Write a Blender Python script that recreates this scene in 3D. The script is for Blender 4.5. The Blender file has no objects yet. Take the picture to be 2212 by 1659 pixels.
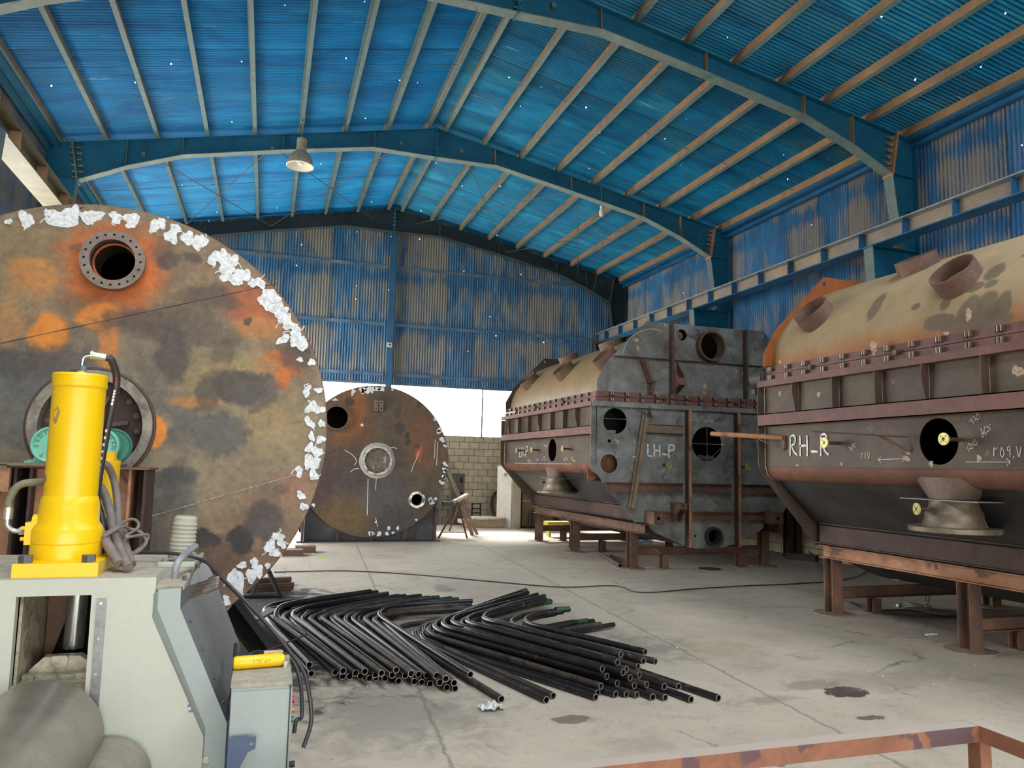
import bpy, math, random
from mathutils import Vector, Matrix, noise
from mathutils.geometry import tessellate_polygon
random.seed(7)
PI = math.pi
SC = bpy.context.scene
COL = SC.collection
# ------------------------------------------------------------------ camera
CX, CH = -3.0943, 1.68
YAW, PIT, ROL, FPX = 0.31024, 0.10687, 0.02284, 1639.3
_cy, _sy, _cp, _sp = math.cos(YAW), math.sin(YAW), math.cos(PIT), math.sin(PIT)
FW = Vector((_sy*_cp, _cy*_cp, _sp)); _r = Vector((_cy, -_sy, 0)); _u = _r.cross(FW)
RT = _r*math.cos(ROL) + _u*math.sin(ROL); UP = -_r*math.sin(ROL) + _u*math.cos(ROL)
cd = bpy.data.cameras.new('camera'); cam = bpy.data.objects.new('camera', cd); COL.objects.link(cam)
cd.sensor_width = 36; cd.lens = FPX/2212*36; cd.clip_end = 500
cam.matrix_world = Matrix(((RT.x, UP.x, -FW.x, CX), (RT.y, UP.y, -FW.y, 0), (RT.z, UP.z, -FW.z, CH), (0, 0, 0, 1)))
SC.camera = cam
# ------------------------------------------------------------------ world, exposure
w = bpy.data.worlds.new('overcast_sky'); SC.world = w; w.use_nodes = True
nt = w.node_tree; bg = nt.nodes['Background']
tc = nt.nodes.new('ShaderNodeTexCoord'); sx = nt.nodes.new('ShaderNodeSeparateXYZ'); cr = nt.nodes.new('ShaderNodeValToRGB')
nt.links.new(tc.outputs['Generated'], sx.inputs[0]); nt.links.new(sx.outputs['Z'], cr.inputs[0])
cr.color_ramp.elements[0].position = 0.0; cr.color_ramp.elements[0].color = (1.0, 0.985, 0.95, 1)
cr.color_ramp.elements[1].position = 0.6; cr.color_ramp.elements[1].color = (0.86, 0.93, 1.0, 1)
nt.links.new(cr.outputs[0], bg.inputs[0]); bg.inputs[1].default_value = 5.0
SC.view_settings.view_transform = 'Standard'; SC.view_settings.look = 'None'
SC.view_settings.exposure = 1.06; SC.view_settings.gamma = 1.0; SC.view_settings.use_curve_mapping = False
SC.cycles.max_bounces = 9; SC.cycles.diffuse_bounces = 6; SC.cycles.glossy_bounces = 3; SC.cycles.transparent_max_bounces = 8
SC.cycles.caustics_reflective = False; SC.cycles.caustics_refractive = False; SC.cycles.sample_clamp_indirect = 6.0
# hazy sun behind the end wall: it falls through the open strip onto the far floor
sl = bpy.data.lights.new('hazy_sun', 'SUN'); sl.energy = 9.0; sl.angle = math.radians(18); sl.color = (1, .97, .92)
so = bpy.data.objects.new('hazy_sun', sl); COL.objects.link(so); so.rotation_euler = Vector((-.12, .74, .66)).to_track_quat('Z', 'Y').to_euler()
# the open front end of the hall, behind the camera: sky portals only steer sampling, they give off nothing themselves
def portal(name, x0, x1, z0, z1, y, inward):
    l = bpy.data.lights.new(name, 'AREA'); l.shape = 'RECTANGLE'; l.size = x1-x0; l.size_y = z1-z0; l.cycles.is_portal = True
    o = bpy.data.objects.new(name, l); COL.objects.link(o); o.location = ((x0+x1)/2, y, (z0+z1)/2)
    o.rotation_euler = (math.radians(90 if inward > 0 else -90), 0, 0)
portal('sky_portal_front', -7.2, 7.2, 0.0, 3.2, -9.0, 1)
for sx_, nm_ in ((-1, 'left'), (1, 'right')):
    l_ = bpy.data.lights.new('sky_portal_roof_'+nm_, 'AREA'); l_.shape = 'RECTANGLE'; l_.size = 2.1; l_.size_y = 13; l_.cycles.is_portal = True
    o_ = bpy.data.objects.new('sky_portal_roof_'+nm_, l_); COL.objects.link(o_); o_.location = (sx_*3.55, -1, 8.35); o_.rotation_euler = (0, sx_*.2, 0)
portal('sky_portal_back', -7.2, 7.2, 2.4, 3.85, 21.5, -1)
lp_ = bpy.data.lights.new('sky_portal_left', 'AREA'); lp_.shape = 'RECTANGLE'; lp_.size = 10; lp_.size_y = 4.9; lp_.cycles.is_portal = True
lo_ = bpy.data.objects.new('sky_portal_left', lp_); COL.objects.link(lo_); lo_.location = (-7.45, 16.0, 2.55); lo_.rotation_euler = (PI/2, 0, -PI/2)

# ------------------------------------------------------------------ helpers
def lin(c):
    return tuple((v/255/12.92 if v/255 <= .04045 else ((v/255+.055)/1.055)**2.4) for v in c) + (1,)
def ray(px, py): return FW + RT*((px-1106)/FPX) - UP*((py-829.5)/FPX)
CV = Vector((CX, 0, CH))
def atY(px, py, Y): d = ray(px, py); return CV + d*(Y/d.y)
def atX(px, py, X): d = ray(px, py); return CV + d*((X-CX)/d.x)
def atZ(px, py, Z=0.0): d = ray(px, py); return CV + d*((Z-CH)/d.z)

class NT:
    """short-hand for building node trees"""
    def __init__(s, name, rough=.6, metal=0.0):
        s.m = bpy.data.materials.new(name); s.m.use_nodes = True; s.t = s.m.node_tree; s.n = s.t.nodes; s.l = s.t.links
        s.b = s.n['Principled BSDF']; s.b.inputs['Roughness'].default_value = rough; s.b.inputs['Metallic'].default_value = metal
        s.tc = s.n.new('ShaderNodeTexCoord'); s.co = s.tc.outputs['Object']
    def new(s, t, **k):
        n = s.n.new(t)
        for a, v in k.items(): setattr(n, a, v)
        return n
    def set(s, n, i, v):
        if hasattr(v, 'default_value') or hasattr(v, 'is_linked'): s.l.new(v, n.inputs[i])
        elif v is not None: n.inputs[i].default_value = v
    def math(s, op, a, b=None, clamp=False):
        n = s.new('ShaderNodeMath', operation=op, use_clamp=clamp); s.set(n, 0, a); s.set(n, 1, b); return n.outputs[0]
    def vmath(s, op, a, b=None):
        n = s.new('ShaderNodeVectorMath', operation=op); s.set(n, 0, a); s.set(n, 1, b)
        return n.outputs['Value'] if op in ('LENGTH', 'DISTANCE') else n.outputs[0]
    def mapping(s, scale=(1, 1, 1), loc=(0, 0, 0), co=None):
        n = s.new('ShaderNodeMapping'); s.set(n, 0, co or s.co); n.inputs['Scale'].default_value = scale; n.inputs['Location'].default_value = loc; return n.outputs[0]
    def noise(s, scale, detail=6, rough=.55, dist=0, co=None, col=False):
        n = s.new('ShaderNodeTexNoise'); s.set(n, 'Vector', co or s.co); n.inputs['Scale'].default_value = scale
        n.inputs['Detail'].default_value = detail; n.inputs['Roughness'].default_value = rough; n.inputs['Distortion'].default_value = dist
        return n.outputs['Color' if col else 'Fac']
    def ramp(s, fac, stops, interp='LINEAR'):
        n = s.new('ShaderNodeValToRGB'); s.set(n, 0, fac); e = n.color_ramp.elements; n.color_ramp.interpolation = interp
        while len(e) < len(stops): e.new(0.5)
        for i, (p, c) in enumerate(stops): e[i].position = p; e[i].color = lin(c) if len(c) == 3 else c
        return n.outputs[0]
    def step(s, v, lo, hi):
        n = s.new('ShaderNodeMapRange', interpolation_type='SMOOTHSTEP'); s.set(n, 0, v); n.inputs[1].default_value = lo; n.inputs[2].default_value = hi
        return n.outputs[0]
    def mix(s, f, a, b, mode='MIX'):
        n = s.new('ShaderNodeMix', data_type='RGBA', blend_type=mode); s.set(n, 0, f); s.set(n, 6, a); s.set(n, 7, b); return n.outputs[2]
    def color(s, c): s.set(s.b, 'Base Color', c); return s
    def bump(s, h, strength=.2, dist=.01):
        n = s.new('ShaderNodeBump'); s.set(n, 'Height', h); n.inputs['Strength'].default_value = strength; n.inputs['Distance'].default_value = dist
        s.l.new(n.outputs[0], s.b.inputs['Normal']); return s

def mottled(name, stops, scale=2.0, rough=.65, metal=0.0, layers=(), stretch=(1, 1, 1), bump=.15, fine=.12, dist=.6, flat=None):
    """noise-blended base with further (colour, scale, lo, hi, offset) layers over it"""
    t = NT(name, rough, metal); co = t.mapping(stretch)
    n0 = t.noise(scale, 8, .6, dist, co); c = t.ramp(n0, stops)
    for (rgb, sc, lo, hi, off) in layers:
        m = t.step(t.noise(sc, 7, .6, .8, t.mapping(stretch, (off, off*1.7, off*.6))), lo, hi); c = t.mix(m, c, lin(rgb))
    if fine > .1: c = t.mix(.3, c, t.ramp(t.noise(scale*3.2, 9, .72, .9, t.mapping(stretch, (5, 2, 8))), [(.36, (78, 74, 70)), (.64, (208, 202, 192))]), 'OVERLAY')
    f = t.noise(38, 5, .7); c = t.mix(fine, c, t.ramp(f, [(.3, (30, 28, 26)), (.7, (235, 230, 225))]), 'OVERLAY')
    t.color(c)
    if bump: t.bump(t.noise(26, 6, .65), bump, .006)
    return t.m
def plain(name, rgb, rough=.5, metal=0.0, var=0):
    t = NT(name, rough, metal)
    if var: t.color(t.mix(var, lin(rgb), t.ramp(t.noise(7, 8, .65, .5), [(.3, (20, 18, 16)), (.72, (240, 238, 232))]), 'OVERLAY'))
    else: t.color(lin(rgb))
    return t.m

ORG = {}
class MB:
    def __init__(s): s.v, s.f, s.sm, s.mi = [], [], [], []; s.cur = 0
    def add(s, vs, fs, smooth=False):
        k = len(s.v); s.v += [Vector(p) for p in vs]; s.f += [tuple(i+k for i in f) for f in fs]
        s.sm += [smooth]*len(fs); s.mi += [s.cur]*len(fs); return s
    def box(s, x0, x1, y0, y1, z0, z1):
        return s.add([(x, y, z) for x in (x0, x1) for y in (y0, y1) for z in (z0, z1)],
                     [(0, 1, 3, 2), (4, 6, 7, 5), (0, 4, 5, 1), (2, 3, 7, 6), (0, 2, 6, 4), (1, 5, 7, 3)])
    def bar(s, a, b, w, h, up=(0, 0, 1)):
        a, b = Vector(a), Vector(b); d = (b-a).normalized(); u = Vector(up)
        if abs(d.dot(u)) > .98: u = Vector((0, 1, 0))
        x = d.cross(u).normalized(); z = x.cross(d)
        vs = [p + x*i*w/2 + z*j*h/2 for p in (a, b) for i in (-1, 1) for j in (-1, 1)]
        return s.add(vs, [(0, 1, 3, 2), (4, 6, 7, 5), (0, 4, 5, 1), (2, 3, 7, 6), (0, 2, 6, 4), (1, 5, 7, 3)])
    def section(s, a, b, poly, up=(0, 0, 1)):
        """extrude a 2D section polygon (x sideways, y up) from a to b"""
        a, b = Vector(a), Vector(b); d = (b-a).normalized(); u = Vector(up)
        if abs(d.dot(u)) > .98: u = Vector((0, 1, 0))
        x = d.cross(u).normalized(); z = x.cross(d); n = len(poly)
        vs = [p + x*q[0] + z*q[1] for p in (a, b) for q in poly]
        tri = tessellate_polygon([[Vector((q[0], q[1], 0)) for q in poly]])
        fs = [(i, (i+1) % n, n+(i+1) % n, n+i) for i in range(n)] + [tuple(t) for t in tri] + [tuple(n+i for i in t) for t in tri]
        return s.add(vs, fs)
    def ibeam(s, a, b, w, h, t=.008, tf=.011, up=(0, 0, 1)):
        W, H = w/2, h/2
        return s.section(a, b, [(-W, -H), (W, -H), (W, -H+tf), (t/2, -H+tf), (t/2, H-tf), (W, H-tf), (W, H), (-W, H), (-W, H-tf), (-t/2, H-tf), (-t/2, -H+tf), (-W, -H+tf)], up)
    def channel(s, a, b, w, h, t=.008, up=(0, 0, 1), flip=1):
        H = h/2; q = [(0, -H), (w, -H), (w, -H+t), (t, -H+t), (t, H-t), (w, H-t), (w, H), (0, H)]
        return s.section(a, b, [(flip*p[0], p[1]) for p in q], up)
    def plate(s, outer, holes, o, ex, ey, th):
        """flat plate with holes: 2D loops mapped to o + x*ex + y*ey, thickness th along ex x ey"""
        o, ex, ey = Vector(o), Vector(ex), Vector(ey); nn = ex.cross(ey).normalized()*th
        loops = [outer] + list(holes); flat = [p for l in loops for p in l]; N = len(flat)
        tri = tessellate_polygon([[Vector((p[0], p[1], 0)) for p in l] for l in loops])
        vs = [o + ex*p[0] + ey*p[1] + nn*k for k in (0, 1) for p in flat]
        fs = [tuple(t) for t in tri] + [tuple(i+N for i in reversed(t)) for t in tri]; k = 0
        for l in loops:
            n = len(l); fs += [(k+i, k+(i+1) % n, N+k+(i+1) % n, N+k+i) for i in range(n)]; k += n
        return s.add(vs, fs)
    def tube(s, path, r, n=10, cap=True, ri=None, smooth=True):
        """sweep; r may be a list; ri: inner radius for an open pipe"""
        P = [Vector(p) for p in path]; m = len(P); R = r if isinstance(r, (list, tuple)) else [r]*m
        T = [((P[min(i+1, m-1)]-P[max(i-1, 0)]).normalized()) for i in range(m)]
        u = Vector((0, 0, 1)) if abs(T[0].z) < .9 else Vector((1, 0, 0)); X = T[0].cross(u).normalized(); fr = []
        for i in range(m):
            X = (X - T[i]*X.dot(T[i])).normalized(); fr.append((X, T[i].cross(X)))
        def ringv(k): return [[P[i] + fr[i][0]*math.cos(2*PI*j/n)*(R[i]*k) + fr[i][1]*math.sin(2*PI*j/n)*(R[i]*k) for j in range(n)] for i in range(m)]
        vs = [p for q in ringv(1) for p in q]
        fs = [(i*n+j, i*n+(j+1) % n, (i+1)*n+(j+1) % n, (i+1)*n+j) for i in range(m-1) for j in range(n)]
        s.add(vs, fs, smooth)
        if ri:
            k = ri/R[0]; vi = [p for q in ringv(k) for p in q]; s.add(vi, [tuple(reversed(f)) for f in fs], smooth)
            for i in (0, m-1):
                a = [P[i] + fr[i][0]*math.cos(2*PI*j/n)*R[i]*q + fr[i][1]*math.sin(2*PI*j/n)*R[i]*q for q in (1, k) for j in range(n)]
                s.add(a, [(j, (j+1) % n, n+(j+1) % n, n+j) for j in range(n)])
        elif cap:
            s.add(vs[:n], [tuple(range(n-1, -1, -1))]); s.add(vs[-n:], [tuple(range(n))])
        return s
    def cyl(s, a, b, r, n=20, r2=None): return s.tube([a, b], [r, r if r2 is None else r2], n)
    def pipe(s, a, b, ro, ri, n=32): return s.tube([a, b], ro, n, ri=ri)
    def lathe(s, prof, o, axis=(0, 0, 1), n=32, smooth=True):
        o, A = Vector(o), Vector(axis).normalized(); u = Vector((0, 0, 1)) if abs(A.z) < .9 else Vector((1, 0, 0))
        X = A.cross(u).normalized(); Y = A.cross(X)
        vs = [o + A*h + (X*math.cos(2*PI*j/n) + Y*math.sin(2*PI*j/n))*r for (r, h) in prof for j in range(n)]
        return s.add(vs, [(i*n+j, i*n+(j+1) % n, (i+1)*n+(j+1) % n, (i+1)*n+j) for i in range(len(prof)-1) for j in range(n)], smooth)
    def hexbolt(s, o, axis=(0, 0, 1), r=.02, h=.015, n=6): return s.cyl(o, Vector(o)+Vector(axis).normalized()*h, r, n) if False else s._hex(o, axis, r, h, n)
    def _hex(s, o, axis, r, h, n):
        s.tube([o, Vector(o)+Vector(axis).normalized()*h], r, n, smooth=False); return s
    def ribbon(s, pts, w, o, ex, ey, off=.002):
        """a painted or chalked stroke lying on a surface"""
        o, ex, ey = Vector(o), Vector(ex), Vector(ey); nn = ex.cross(ey).normalized()*off; Q = [Vector((p[0], p[1])) for p in pts]; m = len(Q); vs = []
        for i, q in enumerate(Q):
            t = (Q[min(i+1, m-1)]-Q[max(i-1, 0)]).normalized(); k = Vector((-t.y, t.x))*w/2*(random.uniform(.8, 1.15))
            for c in (q+k, q-k): vs.append(o + ex*c.x + ey*c.y + nn)
        return s.add(vs, [(2*i, 2*i+1, 2*i+3, 2*i+2) for i in range(m-1)])
    def build(s, name, mat, parent=None, org=(0, 0, 0)):
        me = bpy.data.meshes.new(name); o0 = ORG[parent.name] if parent is not None else Vector(org)
        me.from_pydata([p-o0 for p in s.v], [], s.f); me.polygons.foreach_set('use_smooth', s.sm)
        for m in (mat if isinstance(mat, (list, tuple)) else [mat]): me.materials.append(m)
        me.polygons.foreach_set('material_index', s.mi); me.update()
        if any(s.sm): me.set_sharp_from_angle(angle=math.radians(38))
        o = bpy.data.objects.new(name, me); COL.objects.link(o); ORG[o.name] = o0
        if parent is not None: o.parent = parent
        else: o.location = o0
        return o
def tag(o, label=None, cat=None, group=None, kind=None):
    for k, v in (('label', label), ('category', cat), ('group', group), ('kind', kind)):
        if v: o[k] = v
    return o
def thing(name, label, cat, loc=(0, 0, 0), group=None):
    o = bpy.data.objects.new(name, None); COL.objects.link(o); o.location = loc; o.empty_display_size = .1; ORG[o.name] = Vector(loc)
    return tag(o, label, cat, group)
def copy_tree(o, parent=None):
    c = o.copy(); COL.objects.link(c); ORG[c.name] = ORG[o.name]
    if parent is not None: c.parent = parent
    for ch in list(o.children): copy_tree(ch, c)
    return c
def struct(name, mb, mat): return tag(mb.build(name, mat), kind='structure')
def circ(cx, cy, r, n=32): return [(cx+r*math.cos(2*PI*i/n), cy+r*math.sin(2*PI*i/n)) for i in range(n)]
ORD = ['first', 'second', 'third', 'fourth', 'fifth', 'sixth', 'seventh', 'eighth', 'ninth', 'tenth', 'eleventh', 'twelfth', 'thirteenth', 'fourteenth', 'fifteenth', 'sixteenth', 'seventeenth', 'eighteenth', 'nineteenth', 'twentieth']
def smoothpath(pts, sub=6):
    P = [Vector(p) for p in pts]; out = []
    for i in range(len(P)-1):
        a, b, c, d = P[max(i-1, 0)], P[i], P[i+1], P[min(i+2, len(P)-1)]
        for k in range(sub):
            t = k/sub; out.append(.5*((2*b)+(c-a)*t+(2*a-5*b+4*c-d)*t*t+(3*b-a-3*c+d)*t**3))
    return out+[P[-1]]
def arc(cx, cy, r, a0, a1, n=8): return [(cx+r*math.cos(math.radians(a0+(a1-a0)*i/n)), cy+r*math.sin(math.radians(a0+(a1-a0)*i/n))) for i in range(n+1)]
# ------------------------------------------------------------------ materials
def blue_sheet(name, axis, tan_amt, base, dark, tan, pale, sheet=.82, patch=.0, groove_shade=(2, 44, 78)):
    """blue painted corrugated sheet: every sheet its own tone, faded tan zones, rust flecks, pin holes that let the sky through"""
    t = NT(name, .55, 0.0); sp = t.new('ShaderNodeSeparateXYZ'); t.set(sp, 0, t.co)
    run, ver = {'roof': ('Y', 'X'), 'side': ('Y', 'Z'), 'gable': ('X', 'Z')}[axis]
    sid = t.math('FLOOR', t.math('DIVIDE', sp.outputs[run], sheet)); row = t.math('FLOOR', t.math('DIVIDE', sp.outputs[ver], 40.0))
    wn = t.new('ShaderNodeTexWhiteNoise', noise_dimensions='2D'); cb = t.new('ShaderNodeCombineXYZ'); t.set(cb, 0, sid); t.set(cb, 1, row); t.set(wn, 0, cb.outputs[0]); r1 = wn.outputs['Value']
    st = {'roof': (.35, 1.2, 1), 'side': (1, 1.7, .45), 'gable': (1.7, 1, .45)}[axis]
    n1 = t.noise(1.6, 7, .6, .7, t.mapping(st)); c = t.ramp(n1, [(.3, dark), (.55, base), (.8, pale)])
    c = t.mix(t.math('MULTIPLY', t.math('SUBTRACT', r1, .35, True), .6), c, lin(dark))
    n2 = t.noise(1.1, 8, .62, .9, t.mapping(st, (4.2, 1.3, 7.1))); rid = t.math('MULTIPLY', t.math('SINE', t.math('MULTIPLY', sp.outputs[run], 2*PI/.076)), .07); k = t.math('ADD', t.math('ADD', n2, rid), t.math('MULTIPLY', t.math('SUBTRACT', r1, .5), .16))
    if axis != 'roof':
        rowf = t.math('FRACT', t.math('DIVIDE', t.math('ADD', sp.outputs[ver], .3), 1.45)); k = t.math('SUBTRACT', k, t.math('MULTIPLY', t.step(t.math('ABSOLUTE', t.math('SUBTRACT', rowf, .5)), .3, .5), .16))
    c = t.mix(t.math('MULTIPLY', t.step(k, .58-tan_amt, .78-tan_amt), .72), c, lin(tan))
    st2 = {'roof': (.6, 9, 1), 'side': (1, 9, .9), 'gable': (9, 1, .9)}[axis]
    c = t.mix(t.step(t.noise(1.4, 8, .7, .3, t.mapping(st2, (9, 3, 2))), .63, .7), c, t.mix(.5, lin(pale), lin((190, 190, 185))))
    if patch: c = t.mix(t.step(t.noise(3.0, 10, .74, 1.6, t.mapping((1, 2.6, 1), (3, 8, 1))), .64, .66), c, lin((150, 150, 145)))
    c = t.mix(t.step(t.noise(1.9, 9, .7, 1.2, t.mapping((.8, 2.0, .8), (13, 18, 11))), .7, .74), c, lin((70, 45, 32)))
    fr = t.math('FRACT', t.math('DIVIDE', sp.outputs[run], sheet)); c = t.mix(t.math('MULTIPLY', t.math('LESS_THAN', fr, .018), .6), c, lin((10, 25, 40)))
    if axis == 'roof':                       # flute shade painted into the colour, in step with the corrugation
        fl = t.math('SINE', t.math('ADD', t.math('MULTIPLY', t.math('SUBTRACT', sp.outputs['Y'], 5.5), 2*PI/.07604), .4)); c = t.mix(t.math('MULTIPLY', t.step(fl, -.1, .9), .5), c, lin(groove_shade))
    t.color(c); t.bump(t.noise(9, 5, .6), .12, .01)
    cb2 = t.new('ShaderNodeCombineXYZ'); t.set(cb2, 0, sp.outputs[run]); t.set(cb2, 1, sp.outputs[ver])
    vo = t.new('ShaderNodeTexVoronoi', voronoi_dimensions='2D'); t.set(vo, 'Vector', cb2.outputs[0]); vo.inputs['Scale'].default_value = 1.25
    sc = t.new('ShaderNodeSeparateColor'); t.set(sc, 0, vo.outputs['Color'])
    hole = t.math('LESS_THAN', vo.outputs['Distance'], t.math('MULTIPLY', t.math('GREATER_THAN', sc.outputs[0], .62), t.math('ADD', .009, t.math('MULTIPLY', sc.outputs[1], .008))))
    t.set(t.b, 'Alpha', t.math('SUBTRACT', 1.0, hole)); return t.m
M = {}
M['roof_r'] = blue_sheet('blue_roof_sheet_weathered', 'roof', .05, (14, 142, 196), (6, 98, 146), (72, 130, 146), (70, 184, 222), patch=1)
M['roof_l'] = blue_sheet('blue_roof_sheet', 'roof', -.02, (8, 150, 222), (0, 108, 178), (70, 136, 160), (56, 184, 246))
M['side'] = blue_sheet('blue_wall_sheet', 'side', .14, (44, 116, 168), (30, 82, 124), (156, 142, 122), (92, 150, 190))
M['gable'] = blue_sheet('blue_gable_sheet', 'gable', .17, (58, 112, 154), (38, 80, 116), (158, 146, 124), (98, 144, 178))
M['left'] = blue_sheet('grey_brown_wall_sheet', 'side', .3, (112, 126, 148), (88, 96, 110), (156, 146, 132), (136, 146, 162))
M['teal'] = mottled('dark_teal_paint', [(.3, (22, 98, 136)), (.55, (30, 112, 150)), (.8, (52, 124, 152))], 1.3, .45, layers=[((96, 116, 118), 1.6, .62, .8, 3)], bump=.05)
M['teal_flange'] = mottled('greyed_teal_flange_paint', [(.3, (92, 116, 120)), (.6, (116, 134, 134)), (.85, (132, 142, 134))], 1.3, .5, layers=[((60, 110, 120), 2.2, .6, .7, 5)], bump=.05)
M['dark_frame'] = mottled('far_frame_dark_grey', [(.3, (26, 40, 50)), (.6, (36, 52, 62)), (.85, (60, 70, 72))], 1.2, .5, bump=.05)  # darker grey used on the farthest frame
M['dark_frame_flange'] = mottled('far_frame_flange_grey', [(.3, (44, 62, 70)), (.7, (78, 90, 92))], 1.2, .5, bump=.05)
M['brace'] = mottled('tan_brown_brace', [(.3, (112, 94, 78)), (.7, (146, 126, 106))], 2.4, .65)
M['purlin_web'] = mottled('tan_primer', [(.3, (150, 118, 92)), (.55, (186, 146, 112)), (.8, (200, 160, 122))], .8, .6, layers=[((110, 84, 66), 1.4, .6, .75, 2)], bump=.05)
M['purlin_flange'] = mottled('grey_purlin_flange_paint', [(.3, (82, 116, 128)), (.7, (112, 138, 142))], .9, .55, bump=.04)
M['crane_blue'] = mottled('crane_beam_blue', [(.3, (22, 82, 130)), (.6, (38, 110, 160)), (.85, (60, 130, 172))], 1.4, .45, bump=.05)
M['crane_tan'] = mottled('crane_beam_tan_web', [(.25, (112, 122, 152)), (.5, (160, 146, 132)), (.8, (196, 172, 138))], .55, .55, bump=.05)
M['crane_grey'] = mottled('crane_rail_grey', [(.3, (120, 140, 158)), (.7, (178, 176, 168))], 2.2, .5, bump=.05)
M['cream_beam'] = mottled('cream_beam_paint', [(.3, (98, 92, 74)), (.7, (126, 118, 95))], 1.2, .5, layers=[((150, 170, 180), 2, .63, .72, 4)], bump=.05)
M['girt'] = mottled('girt_blue_grey', [(.3, (60, 98, 130)), (.6, (96, 122, 146)), (.85, (150, 150, 148))], 1.1, .5, bump=.05)
M['post_blue'] = mottled('post_blue', [(.3, (30, 84, 130)), (.8, (46, 110, 156))], 1.1, .45, bump=.05)
M['rust'] = mottled('rusty_brown_steel', [(.25, (76, 56, 48)), (.5, (106, 78, 64)), (.75, (132, 98, 78))], 2.2, .75, layers=[((84, 66, 62), 1.6, .56, .7, 2), ((150, 100, 62), 4, .64, .72, 9)])
M['rust_light'] = mottled('orange_rusty_steel', [(.25, (122, 84, 64)), (.5, (164, 116, 86)), (.75, (190, 150, 116))], 2.6, .75, layers=[((96, 66, 56), 2.6, .56, .66, 2), ((196, 160, 122), 1.3, .6, .75, 7)])
M['rust_dark'] = mottled('dark_rusty_steel', [(.25, (44, 34, 32)), (.5, (72, 52, 46)), (.8, (96, 68, 56))], 2.2, .75)
M['mill'] = mottled('grey_mill_scale_steel', [(.2, (88, 84, 78)), (.42, (120, 120, 116)), (.6, (144, 150, 148)), (.8, (158, 146, 124))], 1.7, .5, .25, layers=[((96, 76, 60), 1.3, .54, .7, 3), ((146, 118, 88), 3.2, .62, .7, 8), ((84, 90, 96), 2.0, .56, .68, 6), ((160, 152, 138), 6, .64, .72, 17)], bump=.08)
M['side_plate'] = mottled('brown_grey_plate', [(.2, (56, 46, 39)), (.45, (80, 67, 55)), (.62, (92, 80, 67)), (.85, (116, 90, 66))], 1.1, .6, .15, layers=[((112, 78, 58), 2.1, .62, .74, 3), ((128, 110, 94), 3.4, .68, .73, 12)], bump=.08)
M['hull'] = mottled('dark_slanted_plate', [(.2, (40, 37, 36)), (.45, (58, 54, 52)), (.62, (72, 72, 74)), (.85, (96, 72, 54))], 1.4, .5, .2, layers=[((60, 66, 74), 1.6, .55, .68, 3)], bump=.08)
M['roll_rust'] = mottled('rust_red_rounded_plate', [(.25, (88, 60, 48)), (.55, (116, 76, 60)), (.8, (132, 94, 76))], 1.6, .7, layers=[((100, 84, 74), 1.5, .6, .7, 4)])
M['rail_rust'] = mottled('mauve_rusty_channel', [(.25, (98, 66, 62)), (.6, (122, 84, 78)), (.85, (134, 98, 88))], 1.2, .65, layers=[((150, 110, 90), 3, .68, .74, 4)])
M['rib'] = mottled('rib_plate', [(.25, (66, 50, 44)), (.6, (96, 74, 62)), (.85, (120, 96, 80))], 1.8, .65)
M['dusty_plate'] = mottled('dusty_cut_plate', [(.3, (120, 104, 86)), (.7, (158, 144, 124))], 4, .8)
M['weld'] = mottled('weld_bead', [(.3, (120, 112, 100)), (.6, (190, 182, 168))], 30, .45, .3, bump=.3)
M['chalk'] = mottled('white_chalk', [(.35, (196, 192, 184)), (.6, (238, 236, 230))], 30, .9, bump=0, fine=0)
M['pink_chalk'] = mottled('pink_chalk', [(.3, (130, 108, 112)), (.7, (176, 140, 152))], 30, .9, bump=0, fine=0)
M['scratch'] = plain('pale_scratch', (150, 140, 126), .8)
M['wpaint'] = mottled('white_primer_paint', [(.3, (170, 172, 172)), (.55, (222, 224, 224)), (.8, (244, 244, 242))], 40, .6, bump=.4, fine=.1)
M['scrape'] = mottled('ground_patch', [(.3, (150, 124, 104)), (.7, (206, 186, 164))], 60, .8, bump=.3)
M['clampm'] = mottled('dark_clamp_steel', [(.3, (62, 48, 42)), (.7, (110, 86, 72))], 12, .5, .4)
M['bright'] = plain('bright_cut_steel', (176, 162, 146), .4, .4, .3)
M['brass'] = plain('zinc_yellow_flange', (186, 176, 104), .4, .4, .25)
M['cast'] = mottled('beige_dusty_metal', [(.3, (98, 86, 72)), (.6, (128, 115, 96)), (.85, (160, 148, 124))], 4, .5, .35)
M['string'] = plain('string', (150, 150, 148), .8)
M['black'] = plain('black_rubber', (26, 25, 25), .45, 0, .1)
M['dark'] = plain('dark_steel_and_void_shade', (16, 15, 15), .8)  # dark steel, and painted shade inside the casing openings
M['blacktube'] = mottled('black_lacquered_tube', [(.25, (18, 17, 18)), (.5, (32, 30, 31)), (.8, (52, 48, 48))], 3.5, .4, .12, layers=[((96, 84, 76), 9, .57, .72, 3)], stretch=(1, 1, 1), bump=.1)
M['browntube'] = mottled('scuffed_brown_tube', [(.25, (32, 28, 26)), (.5, (60, 50, 44)), (.8, (104, 86, 72))], 4.5, .55, .1, layers=[((22, 20, 20), 11, .54, .62, 3)], bump=.15)
M['tube_end'] = plain('cut_tube_edge', (150, 142, 132), .4, .5, .2)
M['green_mark'] = plain('green_paint_band', (34, 70, 40), .5, 0, .3)
M['cream'] = mottled('cream_machine_paint', [(.3, (176, 177, 162)), (.7, (190, 191, 176))], .8, .4, layers=[((170, 160, 140), 22, .74, .76, 3)], bump=.02, fine=.04)
M['cream_top'] = mottled('dusty_cream_top', [(.3, (160, 150, 134)), (.7, (182, 174, 156))], 3, .7, bump=.05)
M['greygreen'] = mottled('grey_green_paint', [(.3, (144, 152, 148)), (.7, (160, 168, 162))], .8, .4, bump=.02, fine=.04)
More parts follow.
